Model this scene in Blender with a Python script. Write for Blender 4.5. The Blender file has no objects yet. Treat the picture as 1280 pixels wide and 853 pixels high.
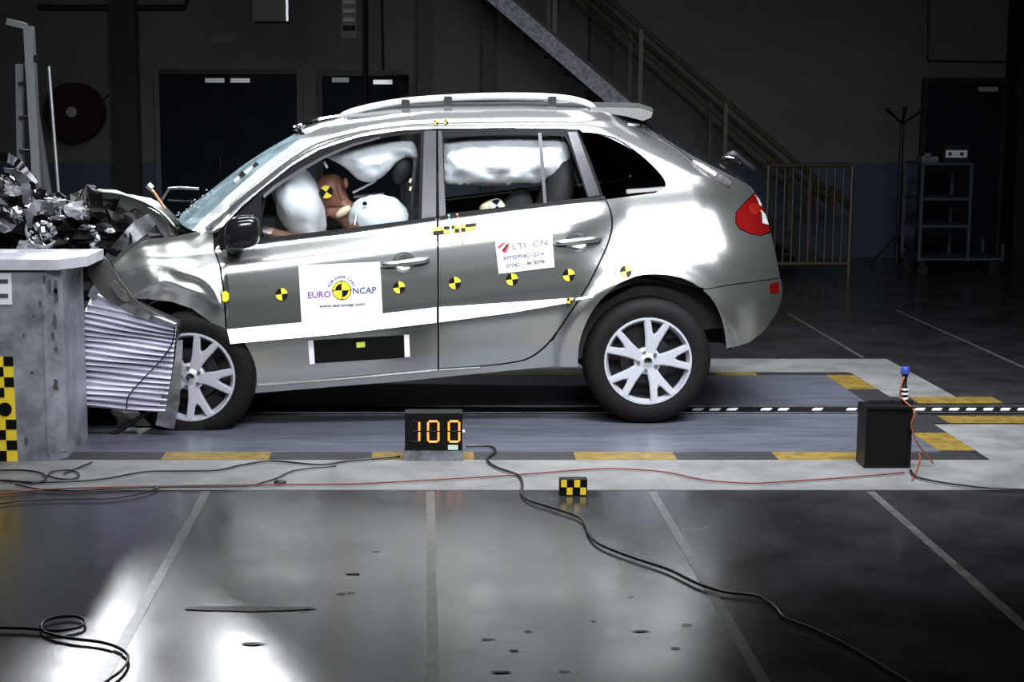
import bpy, bmesh, math, random
import numpy as np
from mathutils import Vector, Matrix
from mathutils.geometry import delaunay_2d_cdt
random.seed(7); np.random.seed(7)
S_ = bpy.context.scene
COL = S_.collection
# ------------------------------------------------------------------ camera
F = 2000.0; PX0 = 535.0; PY0 = 426.5; CZ = 1.73
PITCH = math.atan((PY0-135.0)/F)
cd = bpy.data.cameras.new('camera'); cam = bpy.data.objects.new('camera', cd); COL.objects.link(cam)
cd.sensor_width = 36; cd.lens = 36*F/1280; cd.shift_x = (640-PX0)/1280
cam.location = (0, 0, CZ); cam.rotation_euler = (math.pi/2-PITCH, 0, 0)
cd.clip_end = 200
S_.camera = cam
# ------------------------------------------------------------------ world, lights, exposure
w = bpy.data.worlds.new('world'); S_.world = w; w.use_nodes = True
w.node_tree.nodes['Background'].inputs[0].default_value = (.7, .8, 1, 1)
w.node_tree.nodes['Background'].inputs[1].default_value = 0.004
vs = S_.view_settings; vs.view_transform = 'Standard'; vs.look = 'None'; vs.gamma = 1; vs.use_curve_mapping = False
vs.exposure = -2.7
def lamp(x, y, z, sx, sy, e, tx, ty, tz, spread=150, col=(.93, .96, 1)):
    l = bpy.data.lights.new('flood_or_fill_lamp', 'AREA'); l.shape = 'RECTANGLE'; l.size = sx; l.size_y = sy
    l.energy = e; l.color = col; l.spread = math.radians(spread)
    o = bpy.data.objects.new('flood_or_fill_lamp', l); COL.objects.link(o); o.location = (x, y, z)
    o.rotation_euler = (Vector((tx, ty, tz))-Vector((x, y, z))).to_track_quat('-Z', 'Y').to_euler()
    return o
# banks of flood lamps hung from the hall roof above, before and behind the crash lane, plus added soft fills
for x, e in ((-1.7, 100), (-.4, 160), (.9, 230), (2.2, 370), (3.4, 270)):           # long bank towards the car side
    lamp(x, 6.2, 4.6, 1.25, .4, e, x*.95, 8.9, .9, 95)
lamp(.4, 2.8, 3.5, 5.2, .8, 430, .3, 8.9, 1.3, 70)                     # added unseen soft fill to brighten the airbags and car side
lamp(2.3, 5.3, 5.0, 2.6, 1.0, 330, 1.6, 8.8, 1.0, 70)                   # added unseen soft fill to whiten the rear quarter
for x, e in ((-.4, 60), (.18, 70), (.8, 75)):                           # open floods
    lamp(x, 7.2, 4.4, .45, .45, e, x, 6.9, 0, 160)
for x, e in ((-3.26, 210), (-1.61, 260)):                               # floods hung behind the lane, facing it
    lamp(x, 15, 3.6, .5, .4, e, x*.5, 6, 0, 120)
for x, e in ((-1.6, 170), (.2, 240), (1.7, 300)):                      # over the lane
    lamp(x, 9.6, 4.9, 1.3, .8, e, x, 9.5, 0, 90)
# ------------------------------------------------------------------ projection helpers (photo pixel -> point in the hall)
ca, sa = math.cos(PITCH), math.sin(PITCH)
def at(px, py, Y):
    u = (np.asarray(px, float)-PX0)/F; v = (PY0-np.asarray(py, float))/F
    dy = ca+v*sa; dz = v*ca-sa; t = np.asarray(Y, float)/dy
    return u*t, CZ+dz*t
def P(px, py, Y):
    x, z = at(px, py, Y); return Vector((float(x), Y, float(z)))
def FL(px, py, h=0.0):
    u = (px-PX0)/F; v = (PY0-py)/F; dy = ca+v*sa; dz = v*ca-sa; t = (h-CZ)/dz
    return Vector((u*t, dy*t, h))
# ------------------------------------------------------------------ materials
MATS = {}
def mat(name, col, rough=.5, metal=0., spec=.5, coat=0., var=0., scale=8., bump=0., bscale=40., col2=None, emis=None, es=0., stretch=None, rvar=0.):
    if name in MATS: return MATS[name]
    m = bpy.data.materials.new(name); m.use_nodes = True; nt = m.node_tree; b = nt.nodes['Principled BSDF']
    b.inputs['Base Color'].default_value = (*col, 1); b.inputs['Roughness'].default_value = rough
    b.inputs['Metallic'].default_value = metal; b.inputs['Specular IOR Level'].default_value = spec
    b.inputs['Coat Weight'].default_value = coat; b.inputs['Coat Roughness'].default_value = .06
    if emis:
        b.inputs['Emission Color'].default_value = (*emis, 1); b.inputs['Emission Strength'].default_value = es
    if var or bump or rvar:
        tc = nt.nodes.new('ShaderNodeTexCoord'); src = tc.outputs['Object']
        if stretch:
            mp = nt.nodes.new('ShaderNodeMapping'); mp.inputs['Scale'].default_value = stretch
            nt.links.new(src, mp.inputs[0]); src = mp.outputs[0]
        n = nt.nodes.new('ShaderNodeTexNoise'); n.inputs['Scale'].default_value = scale; n.inputs['Detail'].default_value = 8
        n.inputs['Roughness'].default_value = .65
        nt.links.new(src, n.inputs['Vector'])
        if var:
            cr = nt.nodes.new('ShaderNodeValToRGB')
            c2 = col2 or tuple(max(0, c*(1-var)) for c in col)
            cr.color_ramp.elements[0].position = .35; cr.color_ramp.elements[1].position = .65
            cr.color_ramp.elements[0].color = (*c2, 1); cr.color_ramp.elements[1].color = (*[min(1, c*(1+var*.4)) for c in col], 1)
            nt.links.new(n.outputs['Fac'], cr.inputs[0]); nt.links.new(cr.outputs[0], b.inputs['Base Color'])
        if rvar:
            mr = nt.nodes.new('ShaderNodeMapRange'); mr.inputs[1].default_value = .3; mr.inputs[2].default_value = .7
            mr.inputs[3].default_value = rough-rvar; mr.inputs[4].default_value = rough+rvar
            nt.links.new(n.outputs['Fac'], mr.inputs[0]); nt.links.new(mr.outputs[0], b.inputs['Roughness'])
        if bump:
            n2 = nt.nodes.new('ShaderNodeTexNoise'); n2.inputs['Scale'].default_value = bscale; n2.inputs['Detail'].default_value = 6
            nt.links.new(src, n2.inputs['Vector'])
            bp = nt.nodes.new('ShaderNodeBump'); bp.inputs['Strength'].default_value = bump; bp.inputs['Distance'].default_value = .02
            nt.links.new(n2.outputs['Fac'], bp.inputs['Height']); nt.links.new(bp.outputs[0], b.inputs['Normal'])
    MATS[name] = m; return m
def glass_mat(name, tint, gloss=.08, haze=0., hazecol=(.6, .75, .8), cracks=False):
    m = bpy.data.materials.new(name); m.use_nodes = True; nt = m.node_tree; nt.nodes.clear()
    out = nt.nodes.new('ShaderNodeOutputMaterial'); tr = nt.nodes.new('ShaderNodeBsdfTransparent'); tr.inputs[0].default_value = (*tint, 1)
    gl = nt.nodes.new('ShaderNodeBsdfGlossy'); gl.inputs['Roughness'].default_value = .04
    fr = nt.nodes.new('ShaderNodeFresnel'); fr.inputs[0].default_value = 1.45
    mx = nt.nodes.new('ShaderNodeMixShader'); nt.links.new(fr.outputs[0], mx.inputs[0]); nt.links.new(tr.outputs[0], mx.inputs[1]); nt.links.new(gl.outputs[0], mx.inputs[2])
    last = mx.outputs[0]
    if haze:
        df = nt.nodes.new('ShaderNodeBsdfDiffuse'); df.inputs[0].default_value = (*hazecol, 1)
        mx2 = nt.nodes.new('ShaderNodeMixShader'); mx2.inputs[0].default_value = haze
        nt.links.new(last, mx2.inputs[1]); nt.links.new(df.outputs[0], mx2.inputs[2]); last = mx2.outputs[0]
        if cracks:
            tc = nt.nodes.new('ShaderNodeTexCoord'); vo = nt.nodes.new('ShaderNodeTexVoronoi'); vo.feature = 'DISTANCE_TO_EDGE'; vo.inputs['Scale'].default_value = 42
            nt.links.new(tc.outputs['Object'], vo.inputs['Vector'])
            ra = nt.nodes.new('ShaderNodeValToRGB'); ra.color_ramp.elements[0].position = 0; ra.color_ramp.elements[0].color = (.42, .42, .42, 1)
            ra.color_ramp.elements[1].position = .07; ra.color_ramp.elements[1].color = (haze, haze, haze, 1)
            nt.links.new(vo.outputs['Distance'], ra.inputs[0])
            nz = nt.nodes.new('ShaderNodeTexNoise'); nz.inputs['Scale'].default_value = 5; nt.links.new(tc.outputs['Object'], nz.inputs['Vector'])
            mm = nt.nodes.new('ShaderNodeMath'); mm.operation = 'MULTIPLY'; nt.links.new(ra.outputs[0], mm.inputs[0])
            m2 = nt.nodes.new('ShaderNodeMath'); m2.operation = 'MULTIPLY'; m2.inputs[1].default_value = 1.7; nt.links.new(nz.outputs['Fac'], m2.inputs[0])
            nt.links.new(m2.outputs[0], mm.inputs[1]); mm.use_clamp = True; nt.links.new(mm.outputs[0], mx2.inputs[0])
    nt.links.new(last, out.inputs[0]); MATS[name] = m; return m
M_paint = mat('silver_paint', (.42, .438, .428), .245, .93, .5, 0)
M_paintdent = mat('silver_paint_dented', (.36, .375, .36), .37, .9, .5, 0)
M_frame = mat('black_trim', (.004, .0045, .0055), .45, spec=.07)
M_pillar = mat('satin_grey_trim', (.045, .045, .05), .28, .5, .3)
M_inner = mat('dark_inner', (.008, .008, .009), .8)
M_black = mat('black_plastic', (.006, .006, .007), .45, spec=.3)
M_rubber = mat('tyre_rubber', (.0045, .0045, .005), .65, spec=.15, bump=.2, bscale=120)
M_alloy = mat('alloy_wheel', (.62, .64, .70), .36, .6)
M_chrome = mat('chrome', (.85, .86, .88), .12, 1)
M_steel = mat('dull_steel', (.33, .34, .36), .35, .9, var=.5, scale=12)
M_red = mat('red_lens', (.10, .003, .003), .08, 0, .6, 1)
M_clear = mat('clear_lens', (.75, .78, .8), .08, .5, .6, 1)
M_white = mat('white_vinyl', (.74, .75, .76), .5)
M_yel = mat('target_yellow', (.85, .62, .03), .5)
M_blk = mat('target_black', (.003, .003, .003), .55, spec=.15)
M_air = mat('airbag_nylon', (.88, .87, .92), .8, bump=.25, bscale=14)
M_skin = mat('dummy_vinyl', (.20, .08, .05), .5, var=.25, scale=14)
M_cream = mat('dummy_cream', (.72, .62, .42), .5)
M_vest = mat('white_vest', (.82, .83, .88), .8, bump=.3, bscale=30)
M_seat = mat('dark_seat_cloth', (.008, .008, .009), .85, bump=.2)
M_glass = glass_mat('side_glass', (.86, .9, .9))
M_dglass = glass_mat('privacy_glass', (.10, .11, .12))
M_wind = glass_mat('shattered_windscreen', (.6, .72, .74), haze=.34, hazecol=(.46, .63, .70), cracks=True)
# ------------------------------------------------------------------ mesh builder
class MB:
    def __init__(s): s.v = []; s.f = []; s.m = []
    def add(s, vs, fs, mi=0):
        b = len(s.v); s.v += [tuple(map(float, v)) for v in vs]; s.f += [[i+b for i in f] for f in fs]; s.m += [mi]*len(fs); return s
    def box(s, c, size, rz=0, mi=0, ry=0, rx=0):
        R = Matrix.Rotation(rz, 3, 'Z') @ Matrix.Rotation(ry, 3, 'Y') @ Matrix.Rotation(rx, 3, 'X'); c = Vector(c)
        vs = [c+R @ Vector((a*size[0]/2, b*size[1]/2, d*size[2]/2)) for a in (-1, 1) for b in (-1, 1) for d in (-1, 1)]
        return s.add(vs, [(0, 1, 3, 2), (4, 6, 7, 5), (0, 4, 5, 1), (2, 3, 7, 6), (0, 2, 6, 4), (1, 5, 7, 3)], mi)
    def bar(s, a, b, wd, ht, mi=0):
        a = Vector(a); b = Vector(b); d = (b-a).normalized(); up = Vector((0, 0, 1)) if abs(d.z) < .95 else Vector((0, 1, 0))
        r = d.cross(up).normalized(); u = r.cross(d)
        vs = [p+r*i*wd/2+u*j*ht/2 for p in (a, b) for i, j in ((-1, -1), (1, -1), (1, 1), (-1, 1))]
        return s.add(vs, [(3, 2, 1, 0), (4, 5, 6, 7), (0, 1, 5, 4), (1, 2, 6, 5), (2, 3, 7, 6), (3, 0, 4, 7)], mi)
    def tube(s, pts, r, n=8, mi=0, smooth=0, closed=False):
        pts = [Vector(p) for p in pts]
        if smooth: pts = spline(pts, smooth)
        rr = r if isinstance(r, (list, tuple)) else [r]*len(pts)
        if len(rr) != len(pts): rr = list(np.interp(np.linspace(0, 1, len(pts)), np.linspace(0, 1, len(rr)), rr))
        vs = []; N = len(pts)
        prev = None
        for i, p in enumerate(pts):
            d = (pts[min(i+1, N-1)]-pts[max(i-1, 0)]); d = d.normalized() if d.length > 1e-9 else Vector((1, 0, 0))
            if prev is None: a = d.orthogonal().normalized()
            else:
                a = prev-d*prev.dot(d); a = a.normalized() if a.length > 1e-6 else d.orthogonal().normalized()
            prev = a; b = d.cross(a)
            vs += [p+(a*math.cos(2*math.pi*k/n)+b*math.sin(2*math.pi*k/n))*rr[i] for k in range(n)]
        fs = [(i*n+k, i*n+(k+1) % n, (i+1)*n+(k+1) % n, (i+1)*n+k) for i in range(N-1) for k in range(n)]
        fs += [tuple(reversed(range(n))), tuple((N-1)*n+k for k in range(n))]
        return s.add(vs, fs, mi)
    def lathe(s, prof, c, ax='y', n=40, mi=0, caps=True):      # prof: (radius, axial)
        c = Vector(c); vs = []
        for r, h in prof:
            for k in range(n):
                a = 2*math.pi*k/n; q = (r*math.cos(a), r*math.sin(a))
                vs.append(c+(Vector((q[0], h, q[1])) if ax == 'y' else Vector((q[0], q[1], h)) if ax == 'z' else Vector((h, q[0], q[1]))))
        m = len(prof)
        fs = [(i*n+k, (i+1)*n+k, (i+1)*n+(k+1) % n, i*n+(k+1) % n) for i in range(m-1) for k in range(n)]
        if caps and prof[0][0] > 1e-6: fs.append(tuple(range(n)))
        if caps and prof[-1][0] > 1e-6: fs.append(tuple(reversed([(m-1)*n+k for k in range(n)])))
        return s.add(vs, fs, mi)
    def prism(s, poly, d, mi=0):                    # poly 3D loop, d extrusion vector
        poly = [Vector(p) for p in poly]; d = Vector(d); n = len(poly)
        return s.add(poly+[p+d for p in poly], [tuple(range(n)), tuple(reversed(range(n, 2*n)))]+[(i, i+n, (i+1) % n+n, (i+1) % n) for i in range(n)], mi)
    def blob(s, c, r, nz=0, seed=0, seg=20, rings=14, rot=None, freq=3., mi=0):
        from mathutils import noise
        c = Vector(c); vs = []; R = rot or Matrix.Identity(3)
        for i in range(rings+1):
            th = math.pi*i/rings
            for k in range(seg):
                a = 2*math.pi*k/seg; d = Vector((math.sin(th)*math.cos(a), math.sin(th)*math.sin(a), math.cos(th)))
                q = 1+nz*noise.noise(d*freq+Vector((seed*7.3, seed*3.1, 0)))
                vs.append(c+R @ Vector((d.x*r[0]*q, d.y*r[1]*q, d.z*r[2]*q)))
        fs = [(i*seg+k, (i+1)*seg+k, (i+1)*seg+(k+1) % seg, i*seg+(k+1) % seg) for i in range(rings) for k in range(seg)]
        return s.add(vs, fs, mi)
    def build(s, name, mats, parent=None, smooth=False, weld=False, fixn=True):
        me = bpy.data.meshes.new(name); me.from_pydata(s.v, [], s.f)
        if not isinstance(mats, (list, tuple)): mats = [mats]
        for m in mats: me.materials.append(m)
        me.polygons.foreach_set('material_index', s.m)
        if fixn or weld:
            bm = bmesh.new(); bm.from_mesh(me)
            bmesh.ops.remove_doubles(bm, verts=bm.verts, dist=1e-5)
            bmesh.ops.recalc_face_normals(bm, faces=bm.faces); bm.to_mesh(me); bm.free()
        if smooth is True: me.polygons.foreach_set('use_smooth', [True]*len(me.polygons))
        elif smooth:
            me.polygons.foreach_set('use_smooth', [True]*len(me.polygons)); me.set_sharp_from_angle(angle=math.radians(smooth))
        me.update()
        return link(name, me, parent)
def spline(pts, k=6):
    out = []; n = len(pts)
    for i in range(n-1):
        p0, p1, p2, p3 = pts[max(i-1, 0)], pts[i], pts[i+1], pts[min(i+2, n-1)]
        for j in range(k):
            t = j/k
            out.append(.5*((2*p1)+(p2-p0)*t+(2*p0-5*p1+4*p2-p3)*t*t+(3*p1-p0-3*p2+p3)*t**3))
    out.append(pts[-1]); return out
def link(name, me, parent=None):
    o = bpy.data.objects.new(name, me); COL.objects.link(o)
    if parent is not None:
        o.parent = parent
        if parent.type == 'EMPTY': o.matrix_parent_inverse = Matrix.Translation(-Vector(parent.location))
    return o
def origin(o):      # put the origin of a top-level mesh at its base
    me = o.data; n = len(me.vertices); a = np.empty(n*3); me.vertices.foreach_get('co', a); a = a.reshape(-1, 3)
    c = (a.min(0)+a.max(0))/2; c[2] = a[:, 2].min(); me.vertices.foreach_set('co', (a-c).ravel()); me.update()
    for ch in o.children: ch.matrix_parent_inverse = Matrix.Translation(-Vector(c))
    o.location = c; return o
def tag(o, label, cat, group=None):
    o['label'] = label; o['category'] = cat
    if group: o['group'] = group
    return o
def thing(name, label, cat, loc, group=None):
    o = bpy.data.objects.new(name, None); COL.objects.link(o); o.location = loc; o.empty_display_size = .1
    return tag(o, label, cat, group)
def struct(o): o['kind'] = 'structure'; return o
def slab(name, x0, x1, y0, y1, z0, z1, m, parent=None):
    return MB().box(((x0+x1)/2, (y0+y1)/2, (z0+z1)/2), (x1-x0, y1-y0, z1-z0)).build(name, m, parent)

# ================================================================== THE HALL
M_floor = mat('dark_concrete', (.026, .027, .030), .23, 0, .6, var=.5, scale=2.2, rvar=.05)
M_fgrey = mat('grey_lane_paint', (.078, .084, .106), .33, var=.3, scale=2.5, stretch=(1, 5, 1))
M_fwhite = mat('worn_white_paint', (.17, .174, .176), .5, var=.35, scale=4)
M_fyel = mat('worn_yellow_paint', (.18, .118, .02), .5, var=.5, scale=14)
M_fblk = mat('worn_black_paint', (.018, .018, .019), .5, var=.3, scale=10)
M_line = mat('faded_line_paint', (.10, .10, .10), .3, var=.5, scale=18)
M_wall = mat('hall_wall_paint', (.08, .084, .081), .7, var=.12, scale=1.2)
M_blue = mat('blue_wall_paint', (.022, .042, .075), .6, var=.2, scale=2)
M_navy = mat('navy_door_paint', (.005, .009, .016), .7, 0, .12, var=.2, scale=3)
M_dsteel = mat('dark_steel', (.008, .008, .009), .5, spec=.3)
M_gsteel = mat('lit_stringer_steel', (.17, .185, .21), .5, .4, var=.6, scale=22)
M_brass = mat('ochre_rail_paint', (.035, .025, .009), .5)
M_alu = mat('aluminium', (.62, .64, .66), .35, .7)
floor = struct(slab('floor', -9, 10, -3, 19.6, -.12, 0, M_floor))
WY = 18.7
wall = struct(slab('wall_back', -9, 10, WY, WY+.25, 0, 7.2, M_wall))
struct(slab('trim_1', -9, 10, WY-.02, WY, 0, 1.10, M_blue))
struct(slab('wall_left', -9.2, -9, -3, 19.6, 0, 7.2, M_wall)); struct(slab('wall_right', 10, 10.2, -3, 19.6, 0, 7.2, M_wall))
struct(slab('ceiling', -9.2, 10.2, -3, 19.6, 7.2, 7.4, mat('ceiling_dark', (.05, .05, .052), .8)))
# painted lane on the floor (all children of the floor)
Z = [0, .0015, .003, .0045, .006]
def fm(name, x0, x1, y0, y1, m, lev=1): return slab(name, x0, x1, y0, y1, Z[lev-1]+.0002, Z[lev], m, floor)
yN0, yN1 = FL(600, 613).y, FL(600, 575.5).y
yB1 = FL(600, 566).y
yS0, yS1 = FL(600, 517.5).y, FL(600, 510).y
yF0, yF1 = FL(600, 469.5).y, FL(600, 449).y
yFb = FL(600, 466).y
XE = 2.60
fm('white_border', -9, 9.5, yN0, yN1, M_fwhite)
fm('white_border', XE+.19, 9.5, yN1, FL(600, 531).y, M_fwhite)
fm('lane_surface', -9, XE, yB1, yF0, M_fgrey)
fm('white_border', -3.5, 3.19, yFb, yF1, M_fwhite)
fm('white_border', XE+.19, 3.19, FL(600, 504).y, yFb, M_fwhite)
# hazard stripes, near edge
xs = [FL(p, 570).x for p in (-260, 205, 338, 465, 592, 718, 843, 968, 1092, 1220)]
for i in range(len(xs)-1): fm('hazard_stripe', xs[i], xs[i+1], yN1, yB1, M_fyel if i % 2 == 1 else M_fblk, 2)
xs = [-3.4, -2.2, -1., .2, 1.5, FL(893, 468).x, FL(945, 468).x, XE+.17]
for i in range(len(xs)-1): fm('hazard_stripe', xs[i], xs[i+1], yF0, yFb, M_fyel if i % 2 == 1 else M_fblk, 2)
# cross stripes at the lane end
ys = [yB1, FL(600, 565).y, FL(600, 541.5).y, FL(600, 530).y]
ys = [yN1, FL(600, 564).y, FL(600, 542).y, yS0-.02]
for i, m in enumerate((M_fblk, M_fyel, M_fblk)): fm('hazard_stripe', XE, XE+.19, ys[i]+(.0 if i else yB1-yN1), ys[i+1], m, 2)
ys = [yS1+.02, FL(600, 487).y, yF0]
for i, m in enumerate((M_fblk, M_fyel)): fm('hazard_stripe', XE, XE+.19, ys[i], ys[i+1], m, 2)
a, b, c, d = FL(600, 505).y, FL(600, 497).y, FL(600, 530).y, FL(600, 521).y
xs = [XE+.19, FL(1140, 500).x, FL(1245, 500).x, 4.6, 5.4]
for i in range(4): fm('hazard_stripe', xs[i], xs[i+1], a, b, M_fyel if i % 2 == 1 else M_fblk, 3)
xs = [XE+.19, FL(1178, 525).x, FL(1290, 525).x, 4.6, 5.4]
for i in range(4): fm('hazard_stripe', xs[i], xs[i+1], c, d, M_fyel if i % 2 == 1 else M_fblk, 3)
# guide slot with its tow chain
fm('guide_slot', -9, 9.5, yS0, yS1, mat('slot_black', (.003, .003, .004), .6, spec=.2), 4)
for side in (yS0-.012, yS1+.004): slab('slot_edge', -9, 9.5, side, side+.008, .0062, .012, M_steel, floor)
ym = (yS0+yS1)/2
i = 0
for pxc in np.arange(872, 1280, 21.3):
    if random.random() < .1: continue
    x0 = FL(pxc, 513).x
    MB().prism([(x0-.038, ym-.022, .0062), (x0+.015, ym-.022, .0062), (x0+.038, ym+.022, .0062), (x0-.015, ym+.022, .0062)], (0, 0, .006)).build('chain_link', M_white, floor)
# expansion joints
def joint(p0, p1, wpx):
    a = FL(*p0); b = FL(*p1); MB().prism([(a.x-wpx/2, a.y, .0003), (a.x+wpx/2, a.y, .0003), (b.x+wpx/2, b.y, .0003), (b.x-wpx/2, b.y, .0003)], (0, 0, .0015)).build('floor_line', M_line, floor)
joint((258, 615), (118, 870), .038); joint((538, 615), (541, 880), .038); joint((815, 615), (965, 870), .038); joint((1088, 615), (1300, 800), .038)
joint((1078, 447), (985, 392), .03); joint((1285, 462), (1120, 388), .03); joint((700, 446), (640, 340), .03)
M_oil = mat('dark_floor_stain', (.02, .02, .02), .5)
for px_, py_, r in ((632, 0, 0), (314, 806, .03), (296, 762, .06), (427, 743, .012), (438, 742, .01), (352, 603, .02), (440, 718, .02), (470, 690, .012), (380, 765, .01), (610, 800, .014), (660, 790, .012), (625, 841, .02), (800, 790, .02), (788, 747, .01), (845, 811, .012), (742, 777, .008), (860, 782, .012), (642, 814, .012), (705, 840, .012)):
    if r == 0: continue
    c = FL(px_, py_); rr = [random.uniform(.6, 1.2) for _ in range(9)]
    fx = 5 if px_ == 296 else 1.6
    MB().prism([(c.x+fx*r*rr[k]*math.cos(k*.698), c.y+.5*r*rr[k]*math.sin(k*.698), .0022) for k in range(9)], (0, 0, .0008)).build('scuff_mark', M_oil, floor)

# --- doors, columns and fittings on the back wall
def wallrect(px0, px1, py0, py1=None, Y=WY):
    x0 = P(px0, py0, Y).x; x1 = P(px1, py0, Y).x; zt = P((px0+px1)/2, py0, Y).z; zb = 0 if py1 is None else P(px0, py1, Y).z
    return x0, x1, zb, zt
def door(n, px0, px1, py0, leaves=1):
    x0, x1, zb, zt = wallrect(px0, px1, py0, Y=WY-.06)
    d = struct(slab('door_%d' % n, x0, x1, WY-.05, WY-.021, 0, zt, M_navy))
    for a, b in ((x0-.06, x0), (x1, x1+.06)): slab('door_jamb', a, b, WY-.09, WY-.021, 0, zt+.06, M_wall if n == 1 else M_dsteel, d)
    slab('door_head', x0, x1, WY-.09, WY-.021, zt, zt+.06, M_dsteel, d)
    for k in range(leaves):
        w_ = (x1-x0)/leaves; a = x0+k*w_
        slab('door_leaf', a+.015, a+w_-.015, WY-.08, WY-.051, .01, zt-.015, M_navy, d)
        hx = a+w_-.1 if k == 0 else a+.1
        MB().tube([(hx, WY-.08, 1.0), (hx, WY-.14, 1.0), (hx, WY-.14, 1.16), (hx, WY-.08, 1.16)], .012, 6).build('door_handle', M_dsteel, d)
        MB().box((a+w_*.5+(.25 if k == 0 else -.25), WY-.1, zt-.07), (.22, .04, .05)).build('door_closer', M_alu, d)
    return d
door(1, 199, 371, 93, 2); door(2, 403, 500, 95, 1); door(3, 1160, 1253, 104, 1)
def column(px0, px1, Y, name_i):
    x0 = P(px0, 100, Y).x; x1 = P(px1, 100, Y).x; d = .22
    o = MB(); t = .03
    o.box(((x0+x1)/2, Y-d/2+t/2, 3.4), (x1-x0, t, 6.8)); o.box(((x0+x1)/2, Y+d/2-t/2, 3.4), (x1-x0, t, 6.8)); o.box(((x0+x1)/2, Y, 3.4), (t, d-2*t, 6.8))
    o = o.build('trim_%d' % name_i, M_dsteel); return struct(o)
column(141, 173, WY-.15, 2); column(522, 538, WY-.15, 3); column(602, 618, WY-.15, 4); column(736, 764, WY-.15, 5)
x0 = P(1272, 100, WY-.4).x; struct(slab('trim_6', x0, x0+.8, WY-.5, WY, 0, 7, M_dsteel))
# cable conduits on the wall
def conduit(pts, r, label, Y=WY-.05, m=M_dsteel, name='wall_conduit'):
    return origin(tag(MB().tube([P(x, y, Y) for x, y in pts], r, 6).build(name, m), label, 'pipe'))
conduit([(457, -20), (457, 130)], .03, 'thick black pipe running down the wall above the car windscreen', WY-.12)
conduit([(477, -20), (478, 30), (480, 125)], .014, 'thin black cable hanging on the wall between the thick pipe and first column')
conduit([(1161, -20), (1160, 76), (1290, 78)], .012, 'thin conduit turning sideways above the right-hand door')
conduit([(48, 9), (232, 9), (236, -10)], .03, 'dark horizontal pipe along the top of the wall at left', WY-.15)
conduit([(118, 150), (125, 128), (137, 118)], .008, 'thin wire clipped beside the hose reel')
# sign plates on wall
def plate(px0, px1, py0, py1, Y, name, m, label, cat, th=.03):
    x0, x1, zb, zt = wallrect(px0, px1, py0, py1, Y)
    return origin(tag(slab(name, x0, x1, Y-th, Y, zb, zt, m), label, cat))
so = plate(265, 293, 41, 55, WY, 'wall_sign', mat('sign_dark', (.10, .10, .10), .6), 'small dark rectangular sign above the navy double door', 'sign')
# notice on second door
plate(415, 436, 97, 103, WY-.081, 'door_notice', M_white, 'white strip notice at the top of the door behind the windscreen', 'sign', .01)
# hose reel drum
c = P(94, 140, WY-.3); hr = thing('hose_reel', 'dark red hose reel drum mounted on the wall beside the ladder', 'hose reel', (c.x, WY-.3, c.z))
M_dred = mat('dark_red_paint', (.016, .003, .0025), .6, 0, .15)
r = .33
for yy in (-.14, .10): MB().lathe([(.0, yy), (r, yy), (r, yy+.03), (0, yy+.03)], c, 'y', 32).build('flange', M_dred, hr, 40)
MB().lathe([(r*.8, -.11), (r*.84, -.06), (r*.8, -.01), (r*.84, .05), (r*.8, .1)], c, 'y', 32).build('hose_coil', M_black, hr, True)
MB().lathe([(.0, -.2), (.06, -.2), (.06, .28), (0, .28)], c, 'y', 16).build('axle', M_steel, hr, 40)
MB().box((c.x, WY-.02, c.z), (.2, .04, .5)).build('bracket', M_dsteel, hr)
# ladder standing at left
LY = 13.2
lb = P(38, 210, LY); ld = thing('step_ladder', 'tall aluminium ladder standing open behind the concrete block', 'ladder', (lb.x, LY, 0))
def lp(px, py, Y): return P(px, py, Y)
def ext(a, b):  # run a rail on to the floor
    t = a.z/(a.z-b.z); return a+(b-a)*t
a1, b1 = lp(36, 33, LY), lp(46, 205, LY-.05); a2, b2 = lp(24, 80, LY+.5), lp(26, 205, LY+.5)
MB().bar(a1, ext(a1, b1), .07, .10).build('rail', M_alu, ld)
MB().bar(a2, ext(a2, b2), .05, .07).build('rail', M_alu, ld)
a3 = lp(34, 75, LY+.03); b3 = ext(a3, lp(55, 205, LY+.25)); MB().bar(a3, b3, .045, .06).build('rail', M_alu, ld)
for k in range(8):
    z = .25+k*.28; pa = a1+(ext(a1, b1)-a1)*((a1.z-z)/a1.z); pb = a2+(ext(a2, b2)-a2)*((a2.z-z)/a2.z)
    if pa.z < a2.z: MB().bar(pa, pb, .04, .03).build('rung', M_alu, ld)
MB().bar(lp(9, 27, LY), lp(33, 33, LY), .05, .05).build('top_bracket', M_alu, ld)
MB().box(lp(37, 73, LY), (.12, .12, .05)).build('hinge', M_black, ld)
a = lp(61, 83, 12.6); b = ext(a, lp(70, 200, 12.6))
sp = thing('support_pole', 'thin bright metal pole leaning beside the ladder', 'pole', (b.x, b.y, 0))
MB().tube([a, b], .014, 8).build('shaft', M_alu, sp); MB().lathe([(0, 0), (.05, 0), (.03, .04), (0, .04)], (b.x, b.y, 0), 'z', 12).build('foot', M_black, sp)
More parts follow.
